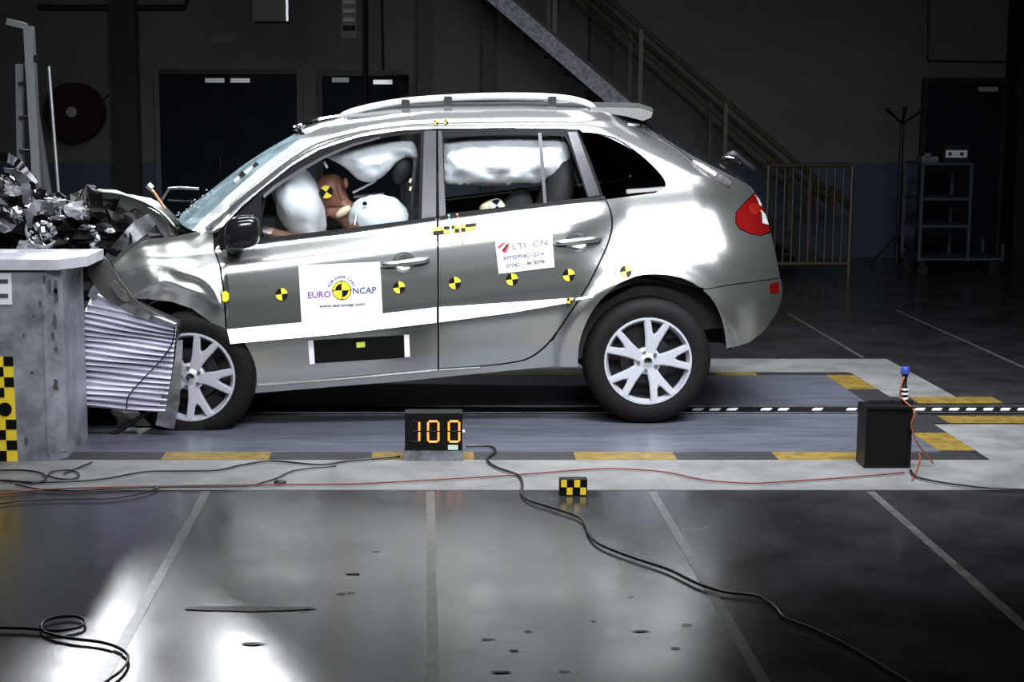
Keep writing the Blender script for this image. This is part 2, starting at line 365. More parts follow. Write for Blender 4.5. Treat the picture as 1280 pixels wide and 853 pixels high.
# --- staircase against the back wall
SY0, SY1 = 16.9, 17.8
s0 = P(612, -10, SY0); s1 = P(778, 133, SY0); sd = (s1-s0); slope = sd.z/sd.x
sx_end = s1.x-s1.z/slope; send = Vector((sx_end, SY0, 0)); stt = s0-sd*1.2
st = thing('staircase', 'steel staircase with mottled grey stringer and ochre handrail along the back wall', 'staircase', (send.x, (SY0+SY1)/2, 0))
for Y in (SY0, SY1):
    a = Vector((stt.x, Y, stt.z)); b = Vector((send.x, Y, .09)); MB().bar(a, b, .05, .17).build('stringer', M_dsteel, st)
MB().bar(Vector((stt.x, SY0-.035, stt.z)), Vector((s1.x+.15, SY0-.035, s1.z-.15*abs(slope))), .02, .165).build('stringer_lit_part', M_gsteel, st)  # pale upper stretch added; stringer below coloured dark to imitate light fading downwards
nst = int(stt.z/.19)
tm = None
for k in range(1, nst):
    z = k*.19; x = send.x+z/slope
    o = MB().box((x, (SY0+SY1)/2, z), (.26, SY1-SY0-.05, .035)).build('tread', M_dsteel, st)
for Y in (SY0, SY1):
    top = Vector((stt.x, Y, stt.z+.98)); bot = Vector((send.x-.05, Y, 1.0))
    MB().tube([top, bot, bot+Vector((.18, 0, -.1)), bot+Vector((.2, 0, -.35))], .028, 8, smooth=4).build('handrail', M_brass, st)
    MB().tube([top+Vector((0, 0, -.22)), bot+Vector((0, 0, -.22))], .02, 8).build('handrail', M_brass, st)
    for k in range(6):
        x = send.x+(.1+k*.9)*(-1); z = -(x-send.x)*-slope
        z = (x-send.x)*slope
        MB().bar((x, Y, max(0, z)), (x, Y, z+.98), .045, .045).build('post', M_brass, st)
# yellow guard rail
gY = 16.62
ga = P(958, 300, gY).x; gb = P(1062, 300, gY).x; gz = P(1000, 207, gY).z
gr = thing('guard_rail', 'low ochre barred guard rail at the foot of the staircase', 'railing', ((ga+gb)/2, gY, 0))
for z in (gz, .12): MB().tube([(ga, gY, z), (gb, gY, z)], .022, 8).build('rail', M_brass, gr)
for k in range(11):
    x = ga+(gb-ga)*k/10; e = k in (0, 10)
    MB().tube([(x, gY, 0 if e else .12), (x, gY, gz)], .022 if e else .010, 6).build('post' if e else 'bar', M_brass, gr)
# three-armed stand
tY = 17.6; c = P(1128, 155, tY)
ts = thing('signal_stand', 'thin black stand with three splayed arms before the back wall', 'stand', (c.x, tY, 0))
MB().tube([(c.x, tY, 0.02), (c.x, tY, c.z)], .022, 8).build('pole', M_black, ts)
for px_, py_ in ((1110, 138), (1131, 137), (1152, 139)):
    e = P(px_, py_, tY-.1); MB().tube([c, e], .014, 6).build('arm', M_black, ts); MB().blob(e, (.03, .03, .03), seg=10, rings=6).build('tip', M_black, ts, True)
for k in range(3):
    a_ = k*2.09+.4; MB().tube([(c.x, tY, .35), (c.x+.3*math.cos(a_), tY+.3*math.sin(a_), .012)], .012, 6).build('leg', M_black, ts)
# equipment trolley
tY0, tY1 = 16.5, 17.1
x0 = P(1148, 330, tY0).x; x1 = P(1252, 330, tY0).x; zt = P(1150, 205, tY0).z; xm = P(1215, 200, tY0).x
tr = thing('equipment_trolley', 'dark wheeled equipment trolley with shelves in front of the right-hand door', 'trolley', ((x0+x1)/2, 16.8, 0))
M_bsteel = mat('blue_grey_steel', (.035, .05, .065), .45, .3)
for x, tp in ((x0, zt), (xm, zt), (x1, .34)):
    for y in (tY0, tY1): MB().bar((x, y, .16), (x, y, tp), .03, .03).build('post', M_bsteel, tr)
for k, (z, xr) in enumerate(((.18, x1), (P(1160, 283, tY0).z, xm), (P(1160, 249, tY0).z, xm), (zt, xm))):
    MB().box(((x0+xr)/2, 16.8, z), (xr-x0, .6, .025)).build('shelf', M_bsteel, tr)
for x in (x0+.06, x1-.06):
    for y in (tY0+.05, tY1-.05):
        cs = MB().lathe([(0, -.015), (.06, -.015), (.06, .015), (0, .015)], (x, y, .0602), 'y', 16).build('caster', M_black, tr, 40)
        MB().box((x, y, .125), (.05, .05, .07)).build('fork', M_chrome, cs)
e = P(1198, 198, tY0); ins = thing('instrument_box', 'pale fronted instrument box on top of the trolley', 'box', (e.x, tY0+.2, zt+.013))
MB().box((e.x, tY0+.25, zt+.013+.09), (.26, .35, .18)).build('case', M_black, ins); MB().box((e.x, tY0+.07, zt+.1), (.22, .012, .075)).build('front_panel', mat('pale_panel', (.6, .62, .65), .4), ins)
for dx in (-.07, .05): MB().lathe([(.018, -.02), (.018, 0)], (e.x+dx, tY0+.064, zt+.1), 'y', 10).build('knob', M_black, ins)
e2 = P(1166, 208, tY0); o = MB().box((e2.x, tY0+.2, zt+.013+.03), (.17, .2, .06)).box((e2.x-.03, tY0+.1, zt+.09), (.05, .05, .04)); origin(tag(o.build('cable_adapter', M_steel), 'small grey adapter on the trolley top beside the instrument box', 'box'))
# hanging units near the ceiling
h0, h1 = P(319, 28, 15.5), P(360, 28, 15.5)
hl = thing('hanging_unit', 'black box unit hanging at the top of the frame with bright side edge', 'lamp', ((h0.x+h1.x)/2, 15.5, h0.z))
MB().box(((h0.x+h1.x)/2, 15.5, h0.z+.4), (h1.x-h0.x, .4, .8)).build('housing', M_black, hl)
MB().box((h1.x+.012, 15.3, h0.z+.4), (.022, .05, .8)).build('edge_strip', M_alu, hl)
MB().tube([((h0.x+h1.x)/2, 15.5, h0.z+.8), ((h0.x+h1.x)/2, 15.5, 7.2)], .03, 8).build('drop_rod', M_dsteel, hl)
h0, h1 = P(427, 48, 16), P(446, 48, 16); cx = (h0.x+h1.x)/2
hv = thing('louvred_vent', 'small hanging louvred box with pale slats above the windscreen', 'vent', (cx, 16, h0.z))
MB().box((cx, 16.06, h0.z+.5), (h1.x-h0.x, .1, 1.0)).build('housing', M_black, hv)
for k in range(7): MB().box((cx, 15.99, h0.z+.1+k*.085), (h1.x-h0.x-.03, .03, .035), rx=.5).build('slat', M_dsteel if k < 1 else mat('pale_slat', (.3, .3, .3), .5), hv)
MB().tube([(cx, 16.06, h0.z+1), (cx, 16.06, 7.2)], .03, 8).build('drop_rod', M_dsteel, hv)
c = P(503, 106, 17.9); fl = thing('wall_floodlight', 'small black floodlight on an arm beside the door behind the windscreen', 'lamp', (c.x, 17.9, c.z-.1))
MB().box(c, (.14, .2, .16), rx=.4).build('housing', M_black, fl); MB().tube([c, c+Vector((-.12, .3, .1)), (c.x-.12, WY-.02, c.z+.12)], .02, 6).build('arm', M_black, fl)

# ================================================================== THE CAR
YN0 = 8.62; YAW = .05; HALF = .925
def Yn(x): return YN0+YAW*(np.asarray(x)-1.2)
def Yc(x): return Yn(x)+HALF
def curve(pts, smooth=.02):
    p = np.array(pts, float); g = np.linspace(p[0, 0], p[-1, 0], 1700); v = np.interp(g, p[:, 0], p[:, 1])
    k = int(max(1, smooth/(g[1]-g[0]))); ker = np.ones(2*k+1)/(2*k+1)
    for _ in range(3): v = np.convolve(np.pad(v, k, mode='edge'), ker, 'valid')
    return g, v
belt_px = [(200, 313), (330, 299), (545, 272), (755, 247), (835, 240), (940, 228), (1000, 222)]
bx, bz = zip(*[[float(q) for q in at(x, y, 8.68)] for x, y in belt_px])
P1 = curve([(-.75, .64), (-.66, .47), (-.612, .29), (-.60, .2425), (-.51, .2425), (-.3, .180), (-.1, .125), (0, .098), (.03, .088), (.065, .058), (.105, .026), (.15, .014), (.22, .008), (.3, .003), (.45, .0), (.6, .016), (.75, .045), (.95, .10)], .011)
P2 = curve([(-.75, .64), (-.66, .47), (-.612, .29), (-.60, .2465), (-.51, .2455), (-.3, .205), (-.1, .165), (0, .145), (.06, .141), (.12, .133), (.2, .10), (.30, .045), (.38, .012), (.48, .0), (.65, .0), (.8, .02), (1., .07), (1.1, .1)], .03)
sil_px = [(770, 120), (800, 143), (808, 150), (830, 163), (870, 184), (905, 201), (938, 219), (948, 240), (957, 268), (964, 292), (971, 320), (977, 348), (979, 365), (980, 388), (980, 413), (980, 429), (980, 440), (980, 470)]
sx_, sz_ = zip(*[[float(q) for q in at(x, y, 8.98)] for x, y in sil_px]); sz_r = sz_[::-1]; sx_r = sx_[::-1]
rhx, rhz = [-.6, .05, .5, .9, 1.15], [.59, .595, .55, .49, .45]
def sstep(a, b, x): t = np.clip((x-a)/(b-a), 0, 1); return t*t*(3-2*t)
wcx, wcz = [float(q) for q in at(812, 453, 8.65)]
def inset(x, z):
    t = np.interp(x, bx, bz)-z
    t = np.where(t < 0, t*.6/np.interp(x, rhx, rhz), t)
    w2 = sstep(.72, 1.12, x)
    v = np.interp(t, *P1)*(1-w2)+np.interp(t, *P2)*w2
    xe = np.interp(z, sz_r, sx_r)
    v = v+.33*np.clip(1-(xe-x)/.42, 0, 1.25)**2.3
    r = np.hypot(x-wcx, z-wcz)      # wheel-arch flare
    v = v-.022*np.exp(-((np.maximum(r-.47, 0))/.05)**2)*sstep(.1, -.02, np.abs(r-.44)-.12)*(z > .25)
    return v
def seg_dist(px, py, poly):
    px = np.asarray(px, float); py = np.asarray(py, float); best = np.full(px.shape, 1e9); side = np.zeros(px.shape)
    for (ax, ay), (b_x, b_y) in zip(poly[:-1], poly[1:]):
        dx, dy = b_x-ax, b_y-ay; L = dx*dx+dy*dy; t = np.clip(((px-ax)*dx+(py-ay)*dy)/L, 0, 1)
        qx, qy = ax+t*dx, ay+t*dy; d = np.hypot(px-qx, py-qy); s = np.sign((px-ax)*dy-(py-ay)*dx)   # >0 : above the line (drawn left to right)
        m = d < best; best = np.where(m, d, best); side = np.where(m, s, side)
    return best, side
cant = [(230, 318), (262, 292), (300, 257), (330, 233), (365, 205), (400, 184.5), (450, 169), (500, 161.5), (545, 159), (640, 158), (715, 158), (760, 160), (820, 172)]
RIDGES = [([(136, 336), (160, 313), (184, 299), (215, 294), (240, 290), (266, 287)], .035, 13, 9),
          ([(138, 342), (170, 335), (205, 333), (236, 342), (256, 351), (269, 365), (277, 382)], .042, 13, 8),
          ([(160, 373), (182, 362), (200, 352), (224, 358), (250, 367), (272, 381)], .030, 11, 8),
          ([(180, 298), (190, 318), (196, 334)], -.004, 9, 9), ([(200, 352), (196, 372)], .014, 8, 8), ([(228, 300), (222, 318), (228, 338)], -.004, 14, 14)]
def polysm(pts, k=6): return [(q.x, q.y) for q in spline([Vector((*p, 0)) for p in pts], k)]
cant = polysm(cant); RIDGES = [(polysm(a_, 4), b_, c_, d_) for a_, b_, c_, d_ in RIDGES]
def extra(px, py):
    d, s = seg_dist(px, py, cant); up = d*s
    e = .022*sstep(-1, 8, up)*sstep(330, 380, px)*(1-sstep(690, 800, px))+.022*sstep(-1, 9, up)*(1-sstep(330, 380, px))*sstep(235, 265, px)
    m = 1-sstep(279, 287, px)
    if np.any(m > 0):
        for poly, A, wu, wd in RIDGES:
            d, s = seg_dist(px, py, poly); d = np.sqrt(d*d+5)-2.2; e = e-m*A*np.exp(-d/np.where(s > 0, wu, wd))
        e = e+m*.10*np.clip((190-px)/50, 0, 1)**1.5+m*.005*np.sin(px*.11+py*.07)*np.sin(py*.13-px*.05)*sstep(285, 240, px)
    return e
def SURF(px, py, off=0.):
    px = np.asarray(px, float); py = np.asarray(py, float); Y = np.full(px.shape, 8.7); ex = extra(px, py)
    for _ in range(7):
        x, z = at(px, py, Y); Y = .5*Y+.5*(Yn(x)+inset(x, z)+ex)
    Y = Y+off; x, z = at(px, py, Y)
    return np.stack([x, Y, z], -1)
def S1(px, py, off=0.): return Vector(SURF(np.array([px]), np.array([py]), off)[0])
def pin(px, py, poly):
    r = np.zeros(len(px), bool); n = len(poly); j = n-1
    for i in range(n):
        xi, yi = poly[i]; xj, yj = poly[j]
        if yi != yj:
            c = ((yi > py) != (yj > py)) & (px < (xj-xi)*(py-yi)/(yj-yi)+xi); r ^= c
        j = i
    return r
def resample(poly, s):
    out = []; n = len(poly)
    for i in range(n):
        a = np.array(poly[i], float); b = np.array(poly[(i+1) % n], float); k = max(1, int(round(np.linalg.norm(b-a)/s)))
        out += [tuple(a+(b-a)*j/k) for j in range(k)]
    return out
def smoothpoly(pts, k=5):
    v = [Vector((*p, 0)) for p in pts]; return [(q.x, q.y) for q in spline(v, k)]
def tri2d(outline, sp, holes=()):
    loops = [resample(outline, sp)]+[resample(h, sp*.7) for h in holes]
    V = []; E = []
    for L in loops:
        b = len(V); V += L; E += [(b+i, b+(i+1) % len(L)) for i in range(len(L))]
    nb = len(V); o = np.array(outline); B = np.array(V)
    gx, gy = np.meshgrid(np.arange(o[:, 0].min(), o[:, 0].max(), sp), np.arange(o[:, 1].min(), o[:, 1].max(), sp*.87))
    gx = gx+(np.arange(gx.shape[0])[:, None] % 2)*sp*.5; g = np.stack([gx.ravel(), gy.ravel()], 1)
    k = pin(g[:, 0], g[:, 1], outline)
    for h in holes: k &= ~pin(g[:, 0], g[:, 1], h)
    g = g[k]
    if len(g):
        dd = np.min(np.hypot(g[:, None, 0]-B[None, :, 0], g[:, None, 1]-B[None, :, 1]), 1) if len(g)*len(B) < 4e7 else np.ones(len(g))*9
        g = g[dd > sp*.55]
    allv = [Vector(p) for p in V]+[Vector((float(p[0]), float(p[1]))) for p in g]
    rv, re, rf, *_ = delaunay_2d_cdt(allv, E, [], 0, 1e-4)
    vv = np.array([(p.x, p.y) for p in rv]); ff = np.array([f for f in rf if len(f) == 3])
    c = vv[ff].mean(1); k = pin(c[:, 0], c[:, 1], outline)
    for h in holes: k &= ~pin(c[:, 0], c[:, 1], h)
    return vv, ff[k], loops
def sheet(name, mats, outline, parent, sp=6, off=0., holes=(), fn=None, rim=.018, normals=True):
    fn = fn or (lambda a, b: SURF(a, b, off))
    vv, ff, loops = tri2d(outline, sp, holes)
    co = fn(vv[:, 0], vv[:, 1]); e = 2.0
    dx = fn(vv[:, 0]+e, vv[:, 1])-fn(vv[:, 0]-e, vv[:, 1]); dy = fn(vv[:, 0], vv[:, 1]+e)-fn(vv[:, 0], vv[:, 1]-e)
    nn = np.cross(dx, dy); nn /= np.linalg.norm(nn, axis=1)[:, None]+1e-12
    nn *= np.where((nn[:, 1] > 0)[:, None], -1, 1)
    verts = [tuple(p) for p in co]; faces = []; norms = [tuple(n) for n in nn]
    for f in ff:
        a, b, c = co[f[0]], co[f[1]], co[f[2]]
        faces.append(tuple(f) if np.dot(np.cross(b-a, c-a), nn[f[0]]) > 0 else tuple(f[::-1]))
    if rim:
        for li, L in enumerate(loops):
            La = np.array(L); p0 = fn(La[:, 0], La[:, 1]); n = len(L); cen = p0.mean(0)
            tg = np.roll(p0, -1, 0)-np.roll(p0, 1, 0); on = np.cross(tg, np.array([0, 1, 0])); on /= np.linalg.norm(on, axis=1)[:, None]+1e-12
            area = np.sum(La[:, 0]*np.roll(La[:, 1], -1)-np.roll(La[:, 0], -1)*La[:, 1])
            if (area > 0) != (li > 0): on = -on
            on = -on
            b = len(verts); verts += [tuple(p) for p in p0]+[tuple(p+np.array([0, rim, 0])-.004*o_) for p, o_ in zip(p0, on)]; norms += [tuple(o_) for o_ in on]*2
            for i in range(n):
                j = (i+1) % n; faces.append((b+i, b+j, b+n+j, b+n+i))
    me = bpy.data.meshes.new(name); me.from_pydata(verts, [], faces); me.materials.append(mats)
    me.polygons.foreach_set('use_smooth', [True]*len(faces)); me.update()
    if normals: me.normals_split_custom_set_from_vertices([Vector(n) for n in norms])
    return link(name, me, parent)
def mirror(o, parent, name=None):
    me = o.data; a = np.empty(len(me.vertices)*3); me.vertices.foreach_get('co', a); a = a.reshape(-1, 3).copy(); a[:, 1] = 2*Yc(a[:, 0])-a[:, 1]
    m2 = bpy.data.meshes.new(name or o.name.split('.')[0]); m2.from_pydata([tuple(p) for p in a], [], [tuple(reversed(p.vertices)) for p in me.polygons])
    for m in me.materials: m2.materials.append(m)
    m2.polygons.foreach_set('use_smooth', [True]*len(m2.polygons)); m2.set_sharp_from_angle(angle=.7); m2.update()
    return link(name or o.name.split('.')[0], m2, parent)

car = thing('crashed_car', 'silver five-door car with crushed nose resting against the concrete block', 'car', (.2, 9.5, 0))
# ---- outlines (traced as the panels lie on the body side)
gl_front = [(327, 301), (327, 246), (345, 232.5), (375, 213.5), (405, 197), (440, 182.5), (475, 173), (500, 169), (526, 167), (523, 275.5)]
fr_front = [(318, 303), (312, 272), (316, 250), (330, 236), (365, 208.5), (400, 188), (450, 172), (500, 164.5), (545.5, 161.5), (545.5, 273)]
gl_rear = [(557.5, 267), (554, 172), (600, 169.5), (650, 168.5), (706, 170.5), (713, 184), (734, 247)]
fr_rear = [(548.5, 272.5), (547, 161.5), (620, 160.5), (690, 161), (722, 162.5), (735, 192), (755, 247.5)]
gl_q = smoothpoly([(727, 165), (745, 166.5), (765, 171), (785, 182), (805, 198), (824, 217), (831, 229), (829, 236), (820, 239.5)], 4)+[(758, 247)]
gap_rear = smoothpoly([(548, 461), (600, 457.5), (640, 453), (664, 446), (687, 427), (712, 392), (735, 356), (755, 316), (764, 290), (764, 268), (757, 248.5)], 5)
fd_out = [(268.5, 312), (274, 306), (318, 303.5), (545.5, 273.5), (546.5, 330), (547, 461.5), (315, 481), (303, 466), (290, 436), (283.5, 410), (281.5, 370), (276, 332)]
rd_out = [(548.5, 273.3)]+[(p[0]-1.0, p[1]-.3) for p in reversed(gap_rear)][0:-1]+[(549, 461)]
arch = smoothpoly([(722, 459), (724, 430), (732, 405), (746, 381), (768, 359), (790, 347), (815, 343), (845, 346), (868, 355), (888, 372), (900, 393), (906, 415), (908, 435)], 4)
ia = min(range(len(arch)), key=lambda i: abs(arch[i][0]-879)+abs(arch[i][1]-362)*.3)
tl = [(920, 267), (929, 256), (938, 247), (944, 241.5), (950, 250), (957, 268), (963, 289), (952, 294), (938, 292), (925, 286), (920.5, 279)]
body_out = ([(240, 288), (262, 266), (290, 240.5), (320, 214), (350, 191), (383, 169), (400, 160), (440, 150), (490, 142.5), (550, 139), (650, 137), (740, 139), (790, 144), (804, 151.5),
             (808, 159), (830, 173), (868, 196), (905, 215), (932, 229.5), (941, 237), (943.5, 240.5), (937.5, 246), (928.5, 255), (919, 266.5), (919.5, 280), (924.5, 287), (938, 293), (952, 295), (963.5, 291), (970, 320), (975, 347.2)]
            + [(905, 357), (882, 361.3)] + [p for p in reversed(arch[:ia])] + [(705, 459), (693, 458.2), (693, 424)] + [(p[0]+1.2, p[1]+.6) for p in gap_rear if p[0] > 693 or p[1] < 300]
            + [(758, 249.5), (820, 241.2)] + [(p[0]+1.2, p[1]) for p in reversed(gl_q[:-2])] + [(724, 161.6), (690, 160), (620, 159.6), (545, 160.5), (500, 163.5), (450, 171), (400, 187), (365, 207), (330, 234.5), (300, 260), (272, 290), (262, 293)])
bump_out = [(882, 362.3), (905, 358.2), (975.5, 348.3), (978, 361), (977, 374), (971, 391), (956, 413), (937, 428), (922, 433), (908.5, 435.5)]+[p for p in reversed(arch[ia:])]
sill_out = [(308, 492.5), (314, 482.2), (547, 462.6)]+[(p[0]+.8, p[1]+1.2) for p in gap_rear if p[0] < 690.5 and p[1] > 400]+[(692.7, 424.5), (692.7, 458), (600, 467), (500, 477)]
fend_out = smoothpoly([(266, 288), (240, 291), (212, 297), (184, 299.5), (163, 312), (141, 331)], 3)+[(147, 345), (153, 356), (160, 368), (170, 373.5), (185, 374), (215, 377.5), (240, 386), (262, 402), (278, 417), (281.5, 410), (279.5, 370), (274, 332), (267, 313)]
# ---- main panels
bs = sheet('body_side', M_paint, body_out, car, 3)
bs_f = mirror(bs, car)
hs = []
def handle_hole(cx, cy, r): return [(cx+r*1.15*math.cos(a), cy+r*math.sin(a)) for a in np.linspace(0, 2*math.pi, 25)[:-1]]
h1 = handle_hole(505, 328, 12.5); h2 = handle_hole(721, 302, 12.5)
fd = sheet('front_door', M_paint, fd_out, car, 4, holes=[h1])
rd = sheet('rear_door', M_paint, rd_out, car, 4, holes=[h2])
sill = sheet('sill', M_paint, sill_out, car, 5)
rb = sheet('rear_bumper', M_paint, bump_out, car, 4)
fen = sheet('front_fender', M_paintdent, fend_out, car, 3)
for o, n in ((fd, 'front_door'), (rd, 'rear_door'), (sill, 'sill'), (rb, 'rear_bumper')):
    mirror(o, car, n)
fen_far = mirror(fen, car, 'front_fender')
def frame(outer, inner, name, m, parent, off):
    return sheet(name, m, outer, parent, 5, off=off, holes=[inner], rim=.03)
ff_ = frame(fr_front, gl_front, 'window_frame', M_frame, fd, .004)
rf_ = frame(fr_rear, gl_rear, 'window_frame', M_frame, rd, .004)
mirror(ff_, car, 'window_frame'); mirror(rf_, car, 'window_frame')
sheet('window_glass', M_glass, gl_front, fd, 12, off=.018, rim=0)
sheet('window_glass', M_glass, gl_rear, rd, 12, off=.018, rim=0)
qg = sheet('quarter_glass', M_dglass, gl_q, car, 4, off=.010, rim=0); mirror(qg, car, 'quarter_glass')
sheet('pillar_trim', M_pillar, [(530, 164), (545, 163.5), (545, 273), (527, 275.5)], fd, 5, off=-.003, rim=.01)
sheet('pillar_trim', M_pillar, [(547.5, 164), (552, 164), (557, 266.5), (556, 270.5), (549, 271.5)], rd, 5, off=-.003, rim=.01)
sheet('pillar_trim', M_pillar, [(709.5, 165), (721, 165), (750, 244), (735.5, 246.5)], rd, 5, off=-.004, rim=.01)
sheet('frame_bead', M_pillar, [(329, 243.5), (345, 230), (375, 211), (405, 194.5), (440, 180), (475, 171), (476, 173), (441, 183), (406, 198), (376, 215), (346, 234.5), (330, 248)], fd, 5, off=-.002, rim=.006)
sheet('window_divider', M_pillar, [(672.5, 166), (677, 166), (683.5, 254.5), (679.5, 255)], rd, 5, off=.002, rim=.012)
# belt weatherstrips
def stripmesh(name, m, top, bot, parent, out, top_out=.0, k=24):
    a = MB(); tx = np.linspace(0, 1, k)
    tp = np.array([[np.interp(t, np.linspace(0, 1, len(top)), [q[j] for q in top]) for j in (0, 1)] for t in tx])
    bp = np.array([[np.interp(t, np.linspace(0, 1, len(bot)), [q[j] for q in bot]) for j in (0, 1)] for t in tx])
    r0 = SURF(tp[:, 0], tp[:, 1], -top_out); r1 = SURF(bp[:, 0], bp[:, 1], -(out if out < .02 else .47*np.abs(bp[:, 1]-tp[:, 1])/227)); r2 = SURF(bp[:, 0], bp[:, 1]+1, .004); r3 = SURF(tp[:, 0], tp[:, 1], .006)
    V = np.concatenate([r0, r1, r2, r3]); fs = []
    for i in range(k-1):
        for r in range(4): fs.append((r*k+i, r*k+i+1, ((r+1) % 4)*k+i+1, ((r+1) % 4)*k+i))
    fs += [(0, k, 2*k, 3*k), (k-1, 4*k-1, 3*k-1, 2*k-1)]
    return a.add(V, fs).build(name, m, parent, 30)
stripmesh('belt_strip', M_frame, [(318, 299), (430, 286), (545, 271)], [(318, 304), (430, 291), (545, 274.5)], fd, .012, .006)
stripmesh('belt_strip', M_frame, [(549, 270.5), (650, 257.5), (756, 245)], [(549, 274), (650, 261), (757, 248.8)], rd, .012, .006)
stripmesh('side_trim', M_paint, [(284, 412), (412, 400), (545.5, 384.5)], [(288, 430), (412, 419), (545.5, 403.5)], fd, .050, .001)
stripmesh('side_trim', M_paint, [(549, 384.2), (640, 378), (718, 372.5)], [(549, 403), (640, 391), (712, 378.5)], rd, .045, .001)
stripmesh('side_trim', M_paint, [(720, 372.5), (742, 369.5)], [(719, 376), (741, 372)], bs, .022, .001)
stripmesh('sill_lip', M_paint, [(314, 480.5), (430, 472), (547, 461.5), (600, 458)], [(314, 483.5), (430, 474.5), (547, 463.5), (600, 460)], sill, .018, .0)
# door handles
for door_, h, (x0, y0, x1, y1) in ((fd, (505, 328), (477, 332, 535, 325)), (rd, (721, 302), (694, 304.5, 751, 299))):
    a = MB(); n = 24; rings = []
    for sc, off in ((1.02, .0), (.9, .012), (.6, .022), (.2, .026)):
        L = np.array([(h[0]+12.6*1.15*sc*math.cos(q), h[1]+12.6*sc*math.sin(q)) for q in np.linspace(0, 2*math.pi, n+1)[:-1]]); rings.append(SURF(L[:, 0], L[:, 1], off))
    V = np.concatenate(rings); fs = [(r*n+i, r*n+(i+1) % n, (r+1)*n+(i+1) % n, (r+1)*n+i) for r in range(3) for i in range(n)]+[tuple(range(3*n, 4*n))]
    a.add(V, fs).build('handle_recess', M_paint, door_, True)
    pts = [S1(x0+(x1-x0)*t, y0+(y1-y0)*t, o) for t, o in ((0, .0), (.04, -.02), (.2, -.032), (.5, -.036), (.8, -.034), (.96, -.024), (1, .0))]
    hb = MB().tube(pts, [.008, .013, .016, .018, .018, .016, .010], 10, smooth=3).build('door_handle', M_paint, door_, True)
# roof between the two cant rails
top_px = [(383, 169), (400, 160), (440, 150), (490, 142.5), (550, 139), (650, 137), (740, 139), (790, 144), (804, 151.5)]
tp = np.array(top_px); E0 = SURF(tp[:, 0], tp[:, 1]); nu = 12
V = []; 
for i, e in enumerate(E0):
    yc = float(Yc(e[0]))
    for j in range(nu+1):
        t = j/nu; y = e[1]+(2*yc-2*e[1])*t; V.append((e[0]-(.10 if i == 0 else .03 if i == 1 else 0)*(1-(2*t-1)**2)+(.05*(1-(2*t-1)**2) if i == len(E0)-1 else 0), y, e[2]+.055*(1-(2*t-1)**4)-.01))
n = nu+1; fs = [(i*n+j, i*n+j+1, (i+1)*n+j+1, (i+1)*n+j) for i in range(len(E0)-1) for j in range(nu)]
roof = MB().add(V, fs).build('roof', M_paint, car, True)
V2 = [(x, y, z-.05) for x, y, z in V]; MB().add(V2, fs).build('headliner', M_seat, car, True)
# roof rails
for side in (0, 1):
    pts = []
    for px_, py_, o in ((424, 146, .02), (440, 140, .03), (470, 132.5, .03), (507, 126.5, .03), (560, 122.5, .03), (620, 120.3, .03), (680, 121, .03), (715, 124.5, .03), (737, 131, .03), (745, 138, .03)):
        q = P(px_, py_, 9.02)
        if side: q.y = 2*float(Yc(q.x))-q.y
        pts.append(q)
    rl = MB().tube(pts, [.012, .020, .02, .02, .02, .02, .02, .02, .018, .012], 8, smooth=4).build('roof_rail', M_alu, car, True)
    for px_ in (507, 560, 690):
        py_ = np.interp(px_, [424, 507, 560, 620, 680, 737], [146, 126.5, 122.5, 120.3, 121, 130]); q = P(px_, py_, 9.02)
        if side: q.y = 2*float(Yc(q.x))-q.y
        MB().box((q.x, q.y, q.z-.02), (.045, .046, .06)).build('rail_foot', M_black, rl)
# black roof gutter strips seen beside the rails
# spoiler
sp_l = [(735, 134), (770, 134.5), (800, 135.5), (815, 140.5), (813, 147), (803, 151), (780, 145), (740, 139.5)]
a = [P(x, y, 9.0) for x, y in sp_l]; bnum = len(a)
V = []
for k, t in enumerate(np.linspace(0, 1, 9)):
    for q in a:
        yc = float(Yc(q.x)); V.append((q.x+.05*(1-(2*t-1)**2), 8.97+(2*yc-2*8.97)*t, q.z+.03*(1-(2*t-1)**2)))
fs = [(k*bnum+i, k*bnum+(i+1) % bnum, (k+1)*bnum+(i+1) % bnum, (k+1)*bnum+i) for k in range(8) for i in range(bnum)]+[tuple(range(bnum)), tuple(8*bnum+i for i in range(bnum))]
MB().add(V, fs).build('roof_spoiler', M_paint, car, 35)
# tail: rear screen, tailgate and bumper skin lofted across the back
def rearloft(name, m, px, bul, off=0., parent=car, nn=14):
    q = np.array(px, float); E = SURF(q[:, 0], q[:, 1], off); V = []
    for e, b_ in zip(E, bul):
        yc = float(Yc(e[0]))
        for j in range(nn+1):
            t = j/nn; V.append((e[0]+b_*(1-abs(2*t-1)**2.6), e[1]+2*(yc-e[1])*t, e[2]+b_*.35*(1-(2*t-1)**2)))
    k = nn+1
    return MB().add(V, [(i*k+j, i*k+j+1, (i+1)*k+j+1, (i+1)*k+j) for i in range(len(px)-1) for j in range(nn)]).build(name, m, parent, True)
rearloft('rear_screen', mat('black_glass', (.006, .007, .008), .06, 0, .6), [(804, 151.5), (808, 159), (830, 173), (868, 196), (905, 215), (932, 229.5)], [.04, .07, .085, .09, .085, .05])
tg = rearloft('tailgate', M_paint, [(932, 229.5), (941, 237), (943.5, 240.5), (956, 268), (963.5, 291), (970, 320), (975, 347.2)], [.03, .03, .03, .03, .035, .04, .04])
rearloft('rear_bumper_skin', M_paint, [(975.5, 348), (978, 361), (977, 374), (971, 391), (956, 413), (937, 428)], [.05, .055, .055, .05, .04, .03], parent=rb)
